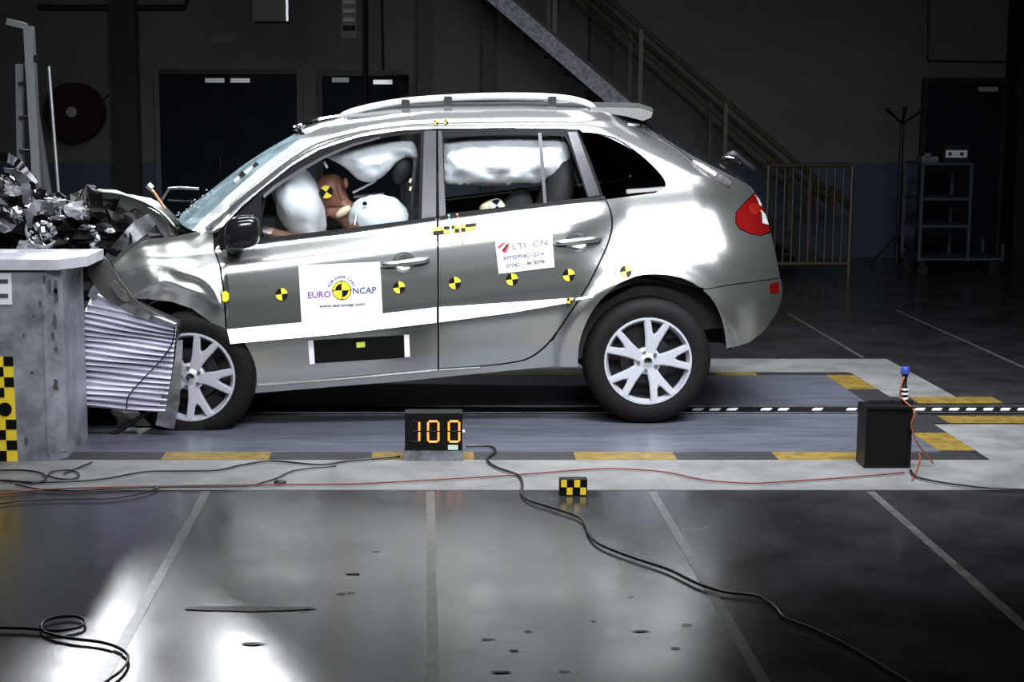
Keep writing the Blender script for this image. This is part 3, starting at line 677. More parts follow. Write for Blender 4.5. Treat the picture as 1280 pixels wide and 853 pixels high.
# rear wiper hub and arm seen over the screen
w0 = P(905, 199, 9.45); 
MB().tube([P(903, 200, 9.5), P(916, 193.5, 9.5), P(928, 202, 9.5), P(945, 213, 9.5)], [.012, .03, .022, .01], 8, smooth=3).build('rear_wiper', M_black, car, True)
MB().tube([P(906, 196.5, 9.35), P(914, 197.5, 9.35), P(926, 203.5, 9.35)], [.006, .012, .008], 8, smooth=3).build('wiper_cap', M_chrome, car, True)
# tail lamp
tlo = sheet('tail_lamp', M_red, tl, car, 3, off=-.006); mirror(tlo, car, 'tail_lamp')
sheet('clear_lens', M_clear, [(951, 262), (957, 268), (961, 281), (953, 279)], tlo, 3, off=-.010, rim=.004)
sheet('clear_lens', M_clear, [(944, 243), (949, 249), (953, 258), (949, 256)], tlo, 3, off=-.010, rim=.004)
sheet('lamp_bowl', mat('red_bright', (.17, .007, .005), .15, 0, .6, 1), [(943+7*math.cos(q), 261+7.5*math.sin(q)) for q in np.linspace(0, 6.28, 15)[:-1]], tlo, 3, off=-.009, rim=.004)
sheet('rear_reflector', M_red, [(962, 355), (973, 352.5), (974, 366), (963, 368)], rb, 3, off=-.004, rim=.008)
# tow-line tape along the pillar with a small cable
cb = [S1(x, y, -.012) for x, y in ((785, 144), (795, 150), (806, 160), (826, 172), (848, 186), (868, 203))]
MB().tube(cb, .006, 6, smooth=4).build('sensor_cable', M_black, bs, True)
for x, y in ((804, 159), (826, 172)): MB().box(S1(x, y, -.012), (.03, .02, .025), ry=.5).build('cable_clip', M_black, bs)
MB().tube([S1(866, 201, -.014), S1(876, 208, -.016), S1(893, 219, -.016), S1(911, 230, -.012)], [.008, .02, .024, .018], 8, smooth=3).build('foil_plug', mat('foil_tape', (.45, .44, .46), .3, .8, var=.6, scale=40), bs)
sheet('light_strip', M_white, [(785, 154), (800, 154.5), (800, 157.5), (785, 157)], bs, 3, off=-.004, rim=.003)
# ---- dark inner structure and floor of the car
def tubshape(name, pxs, y_in, y_out, m):
    a = MB(); pts = [P(x, y, 9.0) for x, y in pxs]; a.prism([(q.x, float(Yn(q.x))+y_in, q.z) for q in pts], (0, y_out-y_in, 0)); return a.build(name, m, car)
tubshape('underbody', [(300, 445), (700, 420), (735, 380), (800, 345), (870, 355), (888, 385), (935, 385), (930, 402), (880, 405), (720, 440), (310, 476)], .15, 1.70, M_inner)
# inner side skins close the gaps between panels
sheet('inner_skin', M_inner, [(285, 330), (320, 306), (755, 251), (940, 250), (968, 330), (970, 380), (930, 420), (912, 425), (905, 385), (870, 350), (815, 338), (765, 354), (728, 400), (718, 450), (560, 462), (320, 482), (300, 445)], car, 8, off=.045, rim=0)
sheet('inner_skin', M_inner, [(235, 296), (262, 272), (330, 222), (390, 175), (450, 160), (550, 150), (740, 150), (800, 156), (870, 192), (932, 228), (934, 245), (832, 240), (830, 225), (800, 190), (760, 166), (722, 164), (690, 164), (550, 164), (500, 167), (450, 175), (400, 192), (365, 212), (335, 240), (320, 304), (270, 330)], car, 7, off=.07, rim=0)
for o in list(car.children):
    if o.name.startswith('inner_skin'): mirror(o, car, 'inner_skin')
# wheel wells
def well(px, py, r, Yv):
    c = P(px, py, Yv); a = MB(); n = 20; V = []
    for y in (Yv, Yv+.32):
        for k in range(n+1):
            q = math.pi*(k/n)*1.0+.05*math.pi*(1-2*k/n); V.append((c.x+r*math.cos(q), y, c.z+r*math.sin(q)))
    fs = [(k, k+1, n+1+k+1, n+1+k) for k in range(n)]+[tuple(n+1+k for k in range(n+1))]
    a.add(V, fs); return a.build('wheel_well', M_inner, car, True)
well(812, 455, .455, 8.70); well(235, 470, .44, 8.62)
# ---- wheels
def wheel(cx, cy, Yf, rot=0, squash=1., face=True, side=0):
    c = P(cx, cy, Yf); R = .352
    if side: c = Vector((c.x, 2*float(Yc(c.x))-c.y, c.z))
    sg = -1 if side else 1
    wt = bpy.data.objects.new('road_wheel', None)
    prof = [(.232, .02), (.240, .004), (.262, -.004), (.30, -.006), (.325, .004), (.345, .022), (.3515, .045), (.352, .10), (.352, .14), (.350, .175), (.33, .215), (.29, .225), (.24, .21), (.232, .19)]
    a = MB(); cc = Vector((c.x, c.y, c.z)); a.lathe([(r_, h*sg) for r_, h in prof], cc, 'y', 56, caps=False)
    a.v = [(x, y, max(z, .002)) for x, y, z in a.v]      # tyre flattened where it meets the floor
    ty = a.build('tyre', M_rubber, car, 40)
    b = MB(); b.lathe([(r_, h*sg) for r_, h in [(.243, .006), (.240, -.004), (.230, -.004), (.224, .012), (.214, .035)]], cc, 'y', 48, caps=False); rim = b.build('rim', M_alloy, ty, 50)
    MB().lathe([(r_, h*sg) for r_, h in [(.2139, .035), (.205, .12), (.205, .19), (.01, .19)]], cc, 'y', 48, caps=False).build('rim_barrel', mat('barrel_dark', (.05, .05, .055), .4, .5), ty, 50)
    MB().lathe([(0, .10*sg), (.14, .10*sg), (.14, .125*sg), (0, .125*sg)], cc, 'y', 40).build('brake_disc', mat('brake_iron', (.06, .06, .065), .4, .8), ty, 40)
    if face:
        sh = None
        for k in range(5):
            an = math.radians(78+72*k+rot)
            if sh is None:
                out = [(.03, -.032), (.075, -.031), (.12, -.041), (.229, -.077), (.235, -.041), (.165, -.013), (.15, 0), (.165, .013), (.235, .041), (.229, .077), (.12, .041), (.075, .031), (.03, .032)]
                bm = bmesh.new(); vs_ = [bm.verts.new((p[0], .030-.06*p[0], p[1])) for p in out]; f = bm.faces.new(vs_)
                ex = bmesh.ops.extrude_face_region(bm, geom=[f]); bmesh.ops.translate(bm, verts=[g for g in ex['geom'] if isinstance(g, bmesh.types.BMVert)], vec=(0, .03, 0))
                bmesh.ops.recalc_face_normals(bm, faces=bm.faces)
                bmesh.ops.bevel(bm, geom=[e for e in bm.edges if all(v in vs_ for v in e.verts)], offset=.006, segments=2, affect='EDGES')
                sh = bpy.data.meshes.new('spoke'); bm.to_mesh(sh); bm.free(); sh.materials.append(M_alloy)
            o = bpy.data.objects.new('spoke', sh); COL.objects.link(o); o.parent = ty
            o.matrix_local = Matrix.Translation(cc+Vector((0, -.022, 0))) @ Matrix.Rotation(-an, 4, 'Y')
        MB().lathe([(0, .0), (.03, .0), (.052, .008), (.075, .018), (.075, .06)], cc+Vector((0, 0, 0)), 'y', 32).build('hub', M_alloy, ty, 40)
        MB().lathe([(0, -.008), (.022, -.006), (.026, .002)], cc, 'y', 20).build('centre_cap', M_chrome, ty, 40)
        for k in range(5):
            an = math.radians(114+72*k+rot); MB().lathe([(0, -.004), (.010, -.004), (.012, .012)], cc+Vector((.052*math.cos(an), 0, .052*math.sin(an))), 'y', 8).build('wheel_bolt', M_steel, ty)
    return ty
wheel(810, 452, 8.67); wheel(238, 472, 8.50, rot=-12)
wheel(810, 452, 8.67, face=False, side=1); wheel(238, 472, 8.50, face=False, side=1)
# ---- windscreen, bonnet, mirror
ap = [(240, 288), (262, 266), (290, 240.5), (320, 214), (350, 191), (383, 169)]
q = np.array(ap, float); E = SURF(q[:, 0], q[:, 1], .01); V = []; nn = 20
for i, e in enumerate(E):
    yc = float(Yc(e[0])); f_ = i/(len(E)-1)
    for j in range(nn+1):
        t = j/nn; s_ = 1-(2*t-1)**2
        V.append((e[0]-(.17-.06*f_)*s_, e[1]+2*(yc-e[1])*t, e[2]+.03*s_*(1-f_)-.012*math.sin(3*t*3.14)*(1-f_)*s_))
k = nn+1; wsf = [(i*k+j, i*k+j+1, (i+1)*k+j+1, (i+1)*k+j) for i in range(len(E)-1) for j in range(nn)]
ws = MB().add(V, wsf).build('windscreen', M_wind, car, True)
# crumbled glass edge and shards along the lower corner
a = MB()
for _ in range(70):
    t = random.random(); x = 222+t*48+random.uniform(-6, 8); y = 282-t*38+random.uniform(-12, 8)
    c = P(x, y, 9.05+random.uniform(-.08, .1)); s_ = random.uniform(.003, .008)
    a.box(c, (s_, s_, s_*.6), random.random()*3, 0, random.random()*3, random.random()*3)
o = a.build('glass_shards', mat('glass_crumbs', (.6, .75, .8), .1, .3), car); o['kind'] = 'stuff'
MB().tube([P(293, 228, 8.86), P(306, 217, 8.88), P(322, 206.5, 8.9)], .013, 6, smooth=3).build('windscreen_bead', M_white, ws, True)
for x, y in ((304, 219), (321, 208)): MB().box(P(x, y, 8.86), (.04, .03, .03), ry=.7).build('tape_piece', M_black, ws)
# roof front edge, crumpled bright header
MB().tube([P(371, 161, 9.1), P(380, 158, 9.05), P(400, 152, 9.02), P(424, 147, 9.0)], [.012, .022, .022, .015], 7, smooth=3).build('header_trim', M_chrome, roof, False)
MB().blob(P(374, 160, 9.05), (.035, .05, .02), .5, 3, 14, 10, freq=4).build('torn_header', M_chrome, roof)
# bonnet, folded up
crest = [(96, 240), (120, 238.5), (145, 240), (170, 247), (190, 256), (206, 268), (220, 284)]
V = []; nn = 10
for i, (x, y) in enumerate(crest):
    for j in range(nn+1):
        t = j/nn; q = P(x, y, 9.2); V.append((q.x+.03*math.sin(i*1.7+j*.6)*t, 9.2+t*1.05, q.z-.03*t-.16*abs(t-.0)**2+.012*math.sin(j*1.1+i)))
k = nn+1; bf = [(i*k+j, i*k+j+1, (i+1)*k+j+1, (i+1)*k+j) for i in range(len(crest)-1) for j in range(nn)]
bn = MB().add(V, bf).build('bonnet', M_paintdent, car, True)
so_ = bn.modifiers.new('thick', 'SOLIDIFY'); so_.thickness = .014; so_.offset = -1
MB().tube([P(x, y+1.5, 9.195) for x, y in crest], .010, 6, smooth=4).build('bonnet_edge', M_paintdent, bn, True)
# bonnet hinge and wing edge strips
def ribbon(name, pts, wd, m, parent=car, th=.006, wob=.0):
    pts = spline([Vector(p) for p in pts], 5); a = MB(); n = len(pts); V = []
    ws_ = wd if isinstance(wd, (list, tuple)) else [wd]*2
    for i, p in enumerate(pts):
        d = (pts[min(i+1, n-1)]-pts[max(i-1, 0)]).normalized(); s_ = d.cross(Vector((0, 1, .25))).normalized(); w_ = np.interp(i/(n-1), np.linspace(0, 1, len(ws_)), ws_)/2
        nr = d.cross(s_).normalized(); wb = nr*random.uniform(-wob, wob)
        V += [p+s_*w_+wb, p-s_*w_-wb, p-s_*w_+nr*th-wb, p+s_*w_+nr*th+wb]
    fs = [(i*4+k, i*4+(k+1) % 4, i*4+4+(k+1) % 4, i*4+4+k) for i in range(n-1) for k in range(4)]+[(0, 1, 2, 3), (4*n-4, 4*n-1, 4*n-2, 4*n-3)]
    return a.add(V, fs).build(name, m, parent, 40)
ribbon('bonnet_hinge', [P(184, 262, 9.0), P(196, 272, 8.95), P(206, 285, 8.88), P(212, 298, 8.8)], [.03, .06, .07, .03], M_paint)
ribbon('headlamp_cover', [P(38, 285, 8.68), P(37, 270, 8.66), P(46, 257, 8.66), P(60, 258, 8.68), P(64, 268, 8.7)], [.02, .04, .06, .05, .02], M_steel, wob=.006)
ribbon('wing_rail', [P(128, 330, 8.95), P(150, 308, 8.9), P(175, 285, 8.95), P(193, 272, 9.0)], [.03, .07, .10, .06], M_steel, wob=.01)
ribbon('wing_rail', [P(140, 330, 8.78), P(162, 310, 8.76), P(185, 299, 8.74)], [.02, .03, .02], M_paintdent)
# wipers pointing up
MB().tube([P(184, 232, 9.3), P(192, 240, 9.3), P(207, 262, 9.25)], .010, 6).build('wiper_arm', mat('coppery_metal', (.4, .22, .12), .35, .8), car)
MB().tube([P(200, 254, 9.35), P(211, 236, 9.35), P(226, 235, 9.5), P(248, 236.5, 9.6)], .009, 6).build('wiper_arm', M_steel, car)
MB().tube([P(185, 231, 9.28), P(190, 236, 9.28)], .022, 6).build('wiper_pivot', M_steel, car)
MB().tube([P(210, 251, 9.5), P(250, 252, 9.6)], .007, 6).build('wiper_blade', M_black, car)
# door mirror
mc = P(303, 290, 8.42); mm_ = MB(); mm_.blob((0, 0, 0), (1, 1, 1), 0, 2, 28, 18)
mm_.v = [(mc.x+.094*math.copysign(abs(x)**.62, x)*(1-.12*z), mc.y+.075*math.copysign(abs(y)**.75, y), mc.z+.088*math.copysign(abs(z)**.62, z)+.02*x) for x, y, z in mm_.v]
mi = mm_.build('door_mirror', mat('mirror_black', (.008, .008, .010), .14, 0, .5), car, True)
MB().add([P(286, 274, 8.44), P(291, 306, 8.42), P(276, 314, 8.5), P(271, 302, 8.5)]+[P(286, 276, 8.52), P(291, 304, 8.52), P(278, 312, 8.56), P(273, 302, 8.56)], [(0, 1, 2, 3), (7, 6, 5, 4), (0, 4, 5, 1), (1, 5, 6, 2), (2, 6, 7, 3), (3, 7, 4, 0)]).build('mirror_arm', M_black, mi)
MB().tube([P(284, 300, 8.50), P(288, 306, 8.52), P(295, 309, 8.6)], [.03, .035, .05], 8, smooth=3).build('mirror_foot', M_black, mi, True)
sheet('mirror_sail', M_frame, [(272, 306), (285, 282), (309, 258), (315, 252), (318, 303)], fd, 5, off=-.004, rim=.02)
# ---- crushed front structure
fr = bpy.data.objects.new
for i, (x, y, Y, r, nz) in enumerate(((150, 300, 9.15, (.24, .25, .16), .5), (110, 285, 9.2, (.2, .25, .18), .6), (190, 320, 9.2, (.26, .25, .16), .4), (60, 285, 9.3, (.26, .3, .16), .5), (20, 270, 9.3, (.2, .3, .22), .6), (120, 345, 9.3, (.2, .3, .22), .4), (215, 345, 9.3, (.2, .3, .18), .3))):
    MB().blob(P(x, y, Y), r, nz, i+1, 22, 16, freq=3.5).build('engine_wreckage', mat('oily_black', (.004, .004, .0045), .35, 0, .3), car)
ribbon('bumper_beam', [P(-12, 197, 8.7), P(4, 196, 8.68), P(16, 200, 8.66), P(30, 211, 8.66), P(48, 230, 8.7)], [.03, .045, .06, .04, .012], mat('crumpled_aluminium', (.85, .85, .88), .14, 1), wob=.012)
ribbon('bumper_beam', [P(6, 212, 8.75), P(22, 218, 8.72), P(32, 232, 8.72), P(34, 262, 8.75)], [.03, .05, .05, .03], M_steel, wob=.02)
M_crum = mat('crumpled_aluminium', (.85, .85, .88), .14, 1)
def shard(px, py, Y, s_, seed, m, name='crumpled_sheet', nz=.9, fl=(1, .5, .8)):
    return MB().blob(P(px, py, Y), (s_*fl[0], s_*fl[1], s_*fl[2]), nz, seed, 9, 6, freq=2.7).build(name, m, car)
for i, (x, y, s_, fl) in enumerate(((4, 272, .055, (1.3, .6, 1.2)), (22, 268, .05, (1.1, .4, .6)), (18, 238, .05, (1., .5, .5)), (40, 250, .05, (.8, .5, 1.)), (46, 261, .055, (1.2, .6, .5)), (33, 307, .05, (1., .6, .5)), (50, 308, .04, (1.3, .6, .6)), (103, 266, .055, (1, .5, .7)), (94, 262, .05, (1.2, .6, .7)), (73, 263, .022, (1, 1, 1)), (83, 299, .012, (1, 1, 1)), (66, 250, .035, (1.4, .6, .4)), (110, 284, .035, (1.2, .5, .4)), (156, 295, .014, (1, 1, 1)), (137, 288, .02, (1.3, .5, .6)), (12, 225, .04, (.9, .5, 1)), (70, 272, .03, (1.6, .5, .5)), (110, 316, .016, (1, 1, 1)))):
    shard(x, y, 8.72+.02*(i % 4), s_, i+3, (M_chrome, M_clear, M_crum)[(i*2) % 3 if i not in (9, 10, 13) else 0], fl=fl)
# broken headlamp
hlx = MB(); hc = P(53, 288, 8.7)
for k in range(60):
    q = random.random()*6.28; r_ = .075*math.sqrt(random.random()); hlx.box((hc.x+r_*math.cos(q), hc.y+random.uniform(-.02, .03), hc.z-.015+r_*math.sin(q)*.8), (random.uniform(.008, .034), .012, random.uniform(.006, .024)), random.random()*3, random.choice((0, 1, 1, 0, 0, 2)), random.random()*3, random.random()*3)
o = hlx.build('broken_headlamp', [M_chrome, M_clear, mat('crumpled_aluminium', (.85, .85, .88), .25, .85)], car); o['kind'] = 'stuff'
MB().tube([hc+Vector((.088*math.cos(q), 0, .09*math.sin(q))) for q in np.linspace(2.2, 5.6, 12)], .008, 6).build('headlamp_rim', M_clear, o)
hl2 = MB()
for k in range(22):
    t = k/21; p_ = P(114+8*math.sin(t*3), 288+20*t, 8.72); hl2.box(p_, (.03, .015, .012), random.random()*3, random.randrange(3), random.random()*2, random.random()*2)
o = hl2.build('broken_headlamp', [M_chrome, M_clear, M_steel], car); o['kind'] = 'stuff'
# bumper skin draped over the barrier
ribbon('bumper_skin', [P(112, 318, 8.35), P(124, 336, 8.3), P(142, 362, 8.28), P(168, 384, 8.3), P(196, 397, 8.34), P(222, 405, 8.4)], [.05, .14, .13, .07, .035, .02], mat('bumper_grey', (.09, .09, .09), .3, .2), wob=.006)
ribbon('bumper_skin', [P(140, 352, 8.26), P(152, 368, 8.26), P(160, 376, 8.28)], [.03, .05, .02], M_paintdent)
ribbon('torn_liner', [P(225, 425, 8.38), P(222, 460, 8.36), P(213, 500, 8.35), P(206, 534, 8.36)], [.03, .04, .10, .10], M_steel)
MB().tube([P(103, 512, 8.45), P(105, 535, 8.42), P(122, 550, 8.4), P(150, 538, 8.4), P(185, 515, 8.4), P(222, 488, 8.4)], .012, 6, smooth=4).build('dangling_hose', M_black, car, True)
MB().box(P(163, 536, 8.42), (.05, .03, .02), .3).build('loose_bracket', M_steel, car)
tubshape('front_subframe', [(105, 515), (215, 515), (290, 470), (290, 500), (230, 520), (120, 535)], .1, 1.5, M_inner)
# ---- cabin
def cab(px, py, d): x, z = at(px, py, 8.6+d); return Vector((float(x), 8.6+d, float(z)))
tubshape('dashboard', [(235, 300), (300, 285), (335, 285), (345, 300), (335, 350), (240, 350)], .22, 1.6, M_black)
MB().tube([cab(352, 262, .42), cab(372, 262, .3), cab(362, 300, .35), cab(346, 292, .5), cab(350, 262, .42)], .014, 8, smooth=5).build('steering_wheel', M_black, car, True)
for d in (.42, 1.2):
    for sx_0 in (0, 1):
        dx = 0 if sx_0 == 0 else 165
        if sx_0 == 1 and d > 1: pass
        st_ = MB(); R = Matrix.Rotation(.25, 3, 'Y')
        st_.blob(cab(524+dx, 282-dx*.1, d), (.10, .24, .34), .05, 2, 20, 14, rot=R); o = st_.build('seat_back', M_seat, car, True)
        MB().blob(cab(460+dx, 350-dx*.12, d), (.26, .24, .09), .05, 4, 20, 12).build('seat_cushion', M_seat, o, True)
        MB().blob(cab(503+dx, 212-dx*.05, d), (.06, .13, .085), .05, 5, 16, 10, rot=R).build('headrest', M_seat, o, True)
MB().tube([cab(520, 196, .2), cab(517, 225, .2), cab(516, 262, .24)], .012, 6).build('seat_belt', mat('belt_web', (.03, .03, .032), .7), car)
for y in (226, 236): MB().box(cab(513, y, .17), (.012, .01, .022), ry=.3).build('belt_marker', mat('pale_yellow', (.8, .75, .4), .5), car)
MB().tube([cab(441, 241, .36), cab(455, 234, .36), cab(470, 226, .36)], .007, 6).build('belt_guide', M_alu, car); MB().tube([cab(442, 246, .4), cab(480, 243, .4)], .010, 6).build('belt_guide', M_steel, car)
MB().box(cab(407, 206, .25), (.012, .02, .04), ry=-.5).build('clip_light', M_white, car)
# airbags (inflated cushions)
def pillow(name, outline, Y, th, m, parent, sp=5, seed=1):
    from mathutils import noise
    o = np.array(resample(outline, 2)); 
    def f(a, b, sgn):
        a = np.asarray(a, float); b = np.asarray(b, float)
        d = np.min(np.hypot(a[:, None]-o[None, :, 0], b[:, None]-o[None, :, 1]), 1); ins = pin(a, b, outline); d = np.where(ins, d, 0)
        h = th*(1-np.exp(-d/13))
        wr = np.array([noise.noise(Vector((p*.045+seed, q*.07, seed*2.)))+.5*noise.noise(Vector((p*.12, q*.16+seed, 3.))) for p, q in zip(a, b)])*.03*np.minimum(d/8, 1)
        Yv = Y-sgn*(h-wr*sgn); x, z = at(a, b, Y); return np.stack([x, Yv, z], -1)
    vv, ff, L = tri2d(outline, sp); A = f(vv[:, 0], vv[:, 1], 1); B = f(vv[:, 0], vv[:, 1], -1); n = len(A)
    return MB().add(np.concatenate([A, B]), [tuple(t) for t in ff]+[(t[2]+n, t[1]+n, t[0]+n) for t in ff]).build(name, m, parent, True)
cur_f = smoothpoly([(408, 197), (415, 188), (432, 183), (450, 180), (472, 178), (500, 175), (515, 176), (521, 186), (522, 199), (512, 197), (500, 200), (488, 212), (477, 222), (462, 228), (447, 224), (436, 214), (424, 205), (408, 197)], 3)[:-1]
pillow('curtain_airbag', cur_f, 8.92, .09, M_air, car, 4, 2)
cur_r = smoothpoly([(553, 176), (580, 172), (640, 171), (690, 172), (706, 176), (713, 190), (709, 207), (698, 219), (684, 226), (672, 231), (640, 231), (610, 232), (580, 231), (556, 230), (551, 205), (553, 176)], 3)[:-1]
pillow('curtain_airbag', cur_r, 8.93, .10, M_air, car, 5, 5)
MB().blob(cab(374, 254, .42), (.135, .27, .245), .10, 3, 32, 24, rot=Matrix.Rotation(-.40, 3, 'Y'), freq=2).build('driver_airbag', M_air, car, True)
# ---- stickers on the body
def qstick(name, mats, corners, parent, off, layers, nx=8, ny=6):
    """corners: photo px of TL,TR,BR,BL; layers: list of (verts2d in unit square, faces, matindex, lift)"""
    C = np.array(corners, float)
    def mp(u, v, lift):
        u = np.asarray(u, float); v = np.asarray(v, float)
        q = (C[0][None]*((1-u)*(1-v))[:, None]+C[1][None]*(u*(1-v))[:, None]+C[2][None]*(u*v)[:, None]+C[3][None]*((1-u)*v)[:, None])
        return SURF(q[:, 0], q[:, 1], off-lift*2.2)
    a = MB(); U, Vv = np.meshgrid(np.linspace(0, 1, nx+1), np.linspace(0, 1, ny+1)); top = mp(U.ravel(), Vv.ravel(), 0); k = nx+1
    a.add(top, [(j*k+i, j*k+i+1, j*k+k+i+1, j*k+k+i) for j in range(ny) for i in range(nx)], 0)
    bu = [(i/nx, 0) for i in range(nx)]+[(1, j/ny) for j in range(ny)]+[(1-i/nx, 1) for i in range(nx)]+[(0, 1-j/ny) for j in range(ny)]
    bu = np.array(bu); r0 = mp(bu[:, 0], bu[:, 1], 0); r1 = mp(bu[:, 0], bu[:, 1], -.003); n = len(bu)
    a.add(np.concatenate([r0, r1]), [(i, (i+1) % n, n+(i+1) % n, n+i) for i in range(n)], 0)
    for vs_, fs, mi_, lift in layers:
        vs_ = np.array(vs_); a.add(mp(vs_[:, 0], vs_[:, 1], lift), fs, mi_)
    return a.build(name, mats, parent, fixn=False)
def text2d(body, size, cx, cy, asp=1., align='CENTER', font_scale_x=1., arc=None):
    cu = bpy.data.curves.new('t', 'FONT'); cu.body = body; cu.size = 1; cu.align_x = align; cu.align_y = 'CENTER'; cu.resolution_u = 2; cu.offset = .022
    ob = bpy.data.objects.new('t', cu); COL.objects.link(ob); dg = bpy.context.evaluated_depsgraph_get(); me = bpy.data.meshes.new_from_object(ob.evaluated_get(dg))
    v = np.array([(p.co.x, p.co.y) for p in me.vertices]); f = [tuple(p.vertices) for p in me.polygons]
    bpy.data.objects.remove(ob); bpy.data.curves.remove(cu); bpy.data.meshes.remove(me)
    v[:, 0] *= font_scale_x; v *= size
    if arc:
        r = arc; an = v[:, 0]/r; rr = r+v[:, 1]; v = np.stack([rr*np.sin(an), rr*np.cos(an)], 1)
    # physical units: 1 = sticker height ; u is divided by the aspect
    return np.stack([cx+v[:, 0]/asp, cy-v[:, 1]], 1), f
def disc2d(cx, cy, r, asp, a0=0, a1=2*math.pi, n=24):
    an = np.linspace(a0, a1, n); full = abs(a1-a0-2*math.pi) < 1e-6
    if full: v = [(cx+r*math.cos(q)/asp, cy-r*math.sin(q)) for q in an[:-1]]; return v, [tuple(range(len(v)))]
    v = [(cx, cy)]+[(cx+r*math.cos(q)/asp, cy-r*math.sin(q)) for q in an]; return v, [tuple(range(len(v)))]
asp = 104/71.
M_ink = mat('navy_ink', (.03, .05, .16), .6); M_violet = mat('violet_ink', (.16, .05, .30), .6); M_grey = mat('grey_ink', (.05, .05, .08), .6)
Lr = []
cx, cy, R0 = .515, .475, .175
Lr.append((*disc2d(cx, cy, R0, asp), 2, .0006)); Lr.append((*disc2d(cx, cy, R0*.92, asp), 1, .0010))
Lr.append((*disc2d(cx, cy, R0*.68, asp, math.pi/2, math.pi), 2, .0014)); Lr.append((*disc2d(cx, cy, R0*.68, asp, 1.5*math.pi, 2*math.pi), 2, .0014))
for a0 in range(4):
    q = a0*math.pi/2; v = [(cx+(rr*math.cos(q)-s_*.008*math.sin(q))/asp, cy-(rr*math.sin(q)+s_*.008*math.cos(q))) for rr, s_ in ((R0*.70, -1), (R0*1.02, -1), (R0*1.02, 1), (R0*.70, 1))]; Lr.append((v, [(0, 1, 2, 3)], 2, .0016))
Lr.append((*text2d('EURO', .155, .235, .535, asp, font_scale_x=1.05), 4, .001)); Lr.append((*text2d('NCAP', .155, .79, .50, asp, font_scale_x=1.05), 3, .001))
t2, f2 = text2d('FOR SAFER CARS', .072, 0, 0, asp, font_scale_x=1.1, arc=.235); t2[:, 0] += cx; t2[:, 1] += cy; Lr.append((t2, f2, 3, .001))
Lr.append((*text2d('www.euroncap.com', .09, .51, .735, asp, font_scale_x=1.12), 5, .001))
qstick('logo_sticker', [M_white, M_yel, M_blk, M_ink, M_violet, M_grey], [(373, 332), (475, 327.5), (478.5, 397.5), (377, 403)], fd, -.005, Lr)
asp2 = 72/44.
Lr = [(*text2d('AFFSEP04C-GDA', .17, .47, .56, asp2, font_scale_x=.98), 1, .001), (*text2d('070421 - M18098', .17, .49, .80, asp2, font_scale_x=.93), 1, .001), (*text2d('LTI  CN', .26, .60, .25, asp2, font_scale_x=1.2), 3, .001)]
for v in ([(.02, .20), (.10, .10), (.22, .05), (.13, .15), (.06, .24)], [(.09, .34), (.20, .14), (.25, .10), (.22, .24), (.17, .40)]): Lr.append((v, [tuple(range(5))], 2, .001))
Lr.append(([(.10, .30), (.20, .13), (.23, .13), (.13, .33)], [(0, 1, 2, 3)], 4, .0014))
qstick('test_sticker', [M_white, M_grey, mat('red_ink', (.5, .02, .04), .6), mat('pale_ink', (.16, .17, .17), .6), M_blk], [(619, 301.5), (690, 292), (693, 334), (623.5, 342.5)], rd, -.005, Lr)
Lr = [([(.0, 0), (.052, 0), (.052, 1.02), (0, 1.02)], [(0, 1, 2, 3)], 1, .001), ([(.948, -.02), (1, -.02), (1, .98), (.948, .98)], [(0, 1, 2, 3)], 1, .001), ([(.475, .20), (.56, .19), (.56, .42), (.475, .43)], [(0, 1, 2, 3)], 2, .001)]
qstick('scale_sticker', [M_blk, M_white, mat('lime_ink', (.5, .55, .08), .6)], [(385, 426), (511.5, 419), (512.5, 447), (387, 455)], fd, -.005, Lr)
def target(cx, cy, r, parent, off=-.005, rot=0.15, cols=(0, 1, 0, 1), mats=None):
    a = MB(); n = 6
    for k in range(4):
        q = [(cx, cy)]+[(cx+r*math.cos(rot+k*math.pi/2+j*math.pi/2/n), cy-r*math.sin(rot+k*math.pi/2+j*math.pi/2/n)) for j in range(n+1)]
        q = np.array(q); a.add(SURF(q[:, 0], q[:, 1], off), [tuple(range(n+2))], cols[k])
    q = np.array([(cx+r*math.cos(t), cy-r*math.sin(t)) for t in np.linspace(0, 2*math.pi, 25)[:-1]])
    a.add(np.concatenate([SURF(q[:, 0], q[:, 1], off), SURF(q[:, 0], q[:, 1], off+.004)]), [(i, (i+1) % 24, 24+(i+1) % 24, 24+i) for i in range(24)], 1)
    return a.build('target_sticker', mats or [M_yel, M_blk], parent, fixn=False)
for x, y, p_ in ((352, 368, fd), (499, 359.5, fd), (568.5, 354, rd), (640, 349.5, rd), (711, 344, rd), (782.5, 339.5, bs)): target(x, y, 7.6, p_)
target(712, 376, 3.6, rd, -.02)
target(545, 153, 3, bs, -.006); target(557.5, 152, 3, bs, -.006)
sheet('target_sticker', M_yel, [(278, 365), (283, 364), (286, 367), (286, 375), (282, 378), (278, 376)], fd, 3, off=-.02, rim=.02)
# checked tape over the door gap with two hanging strips
Lr = []
for k in range(4):
    Lr.append(([(k/4, .5*(k % 2 == 0)), ((k+1)/4, .5*(k % 2 == 0)), ((k+1)/4, .5+.5*(k % 2 == 0)), (k/4, .5+.5*(k % 2 == 0))], [(0, 1, 2, 3)], 1, .001))
qstick('check_tape', [M_yel, M_blk], [(541, 285), (595, 279), (595.5, 287), (541.5, 293.5)], rd, -.006, Lr)
for (x0, y0, x1, y1), m in (((561, 268, 566, 306), mat('mint_tape', (.25, .6, .5), .6)), ((571.5, 267, 578.5, 306), mat('orange_tape', (.75, .22, .12), .6))):
    sheet('tape_strip', m, [(x0-1.2, y0), (x0+1.2, y0), (x1+1, y1), (x1-1, y1)], rd, 4, off=-.009, rim=.004)

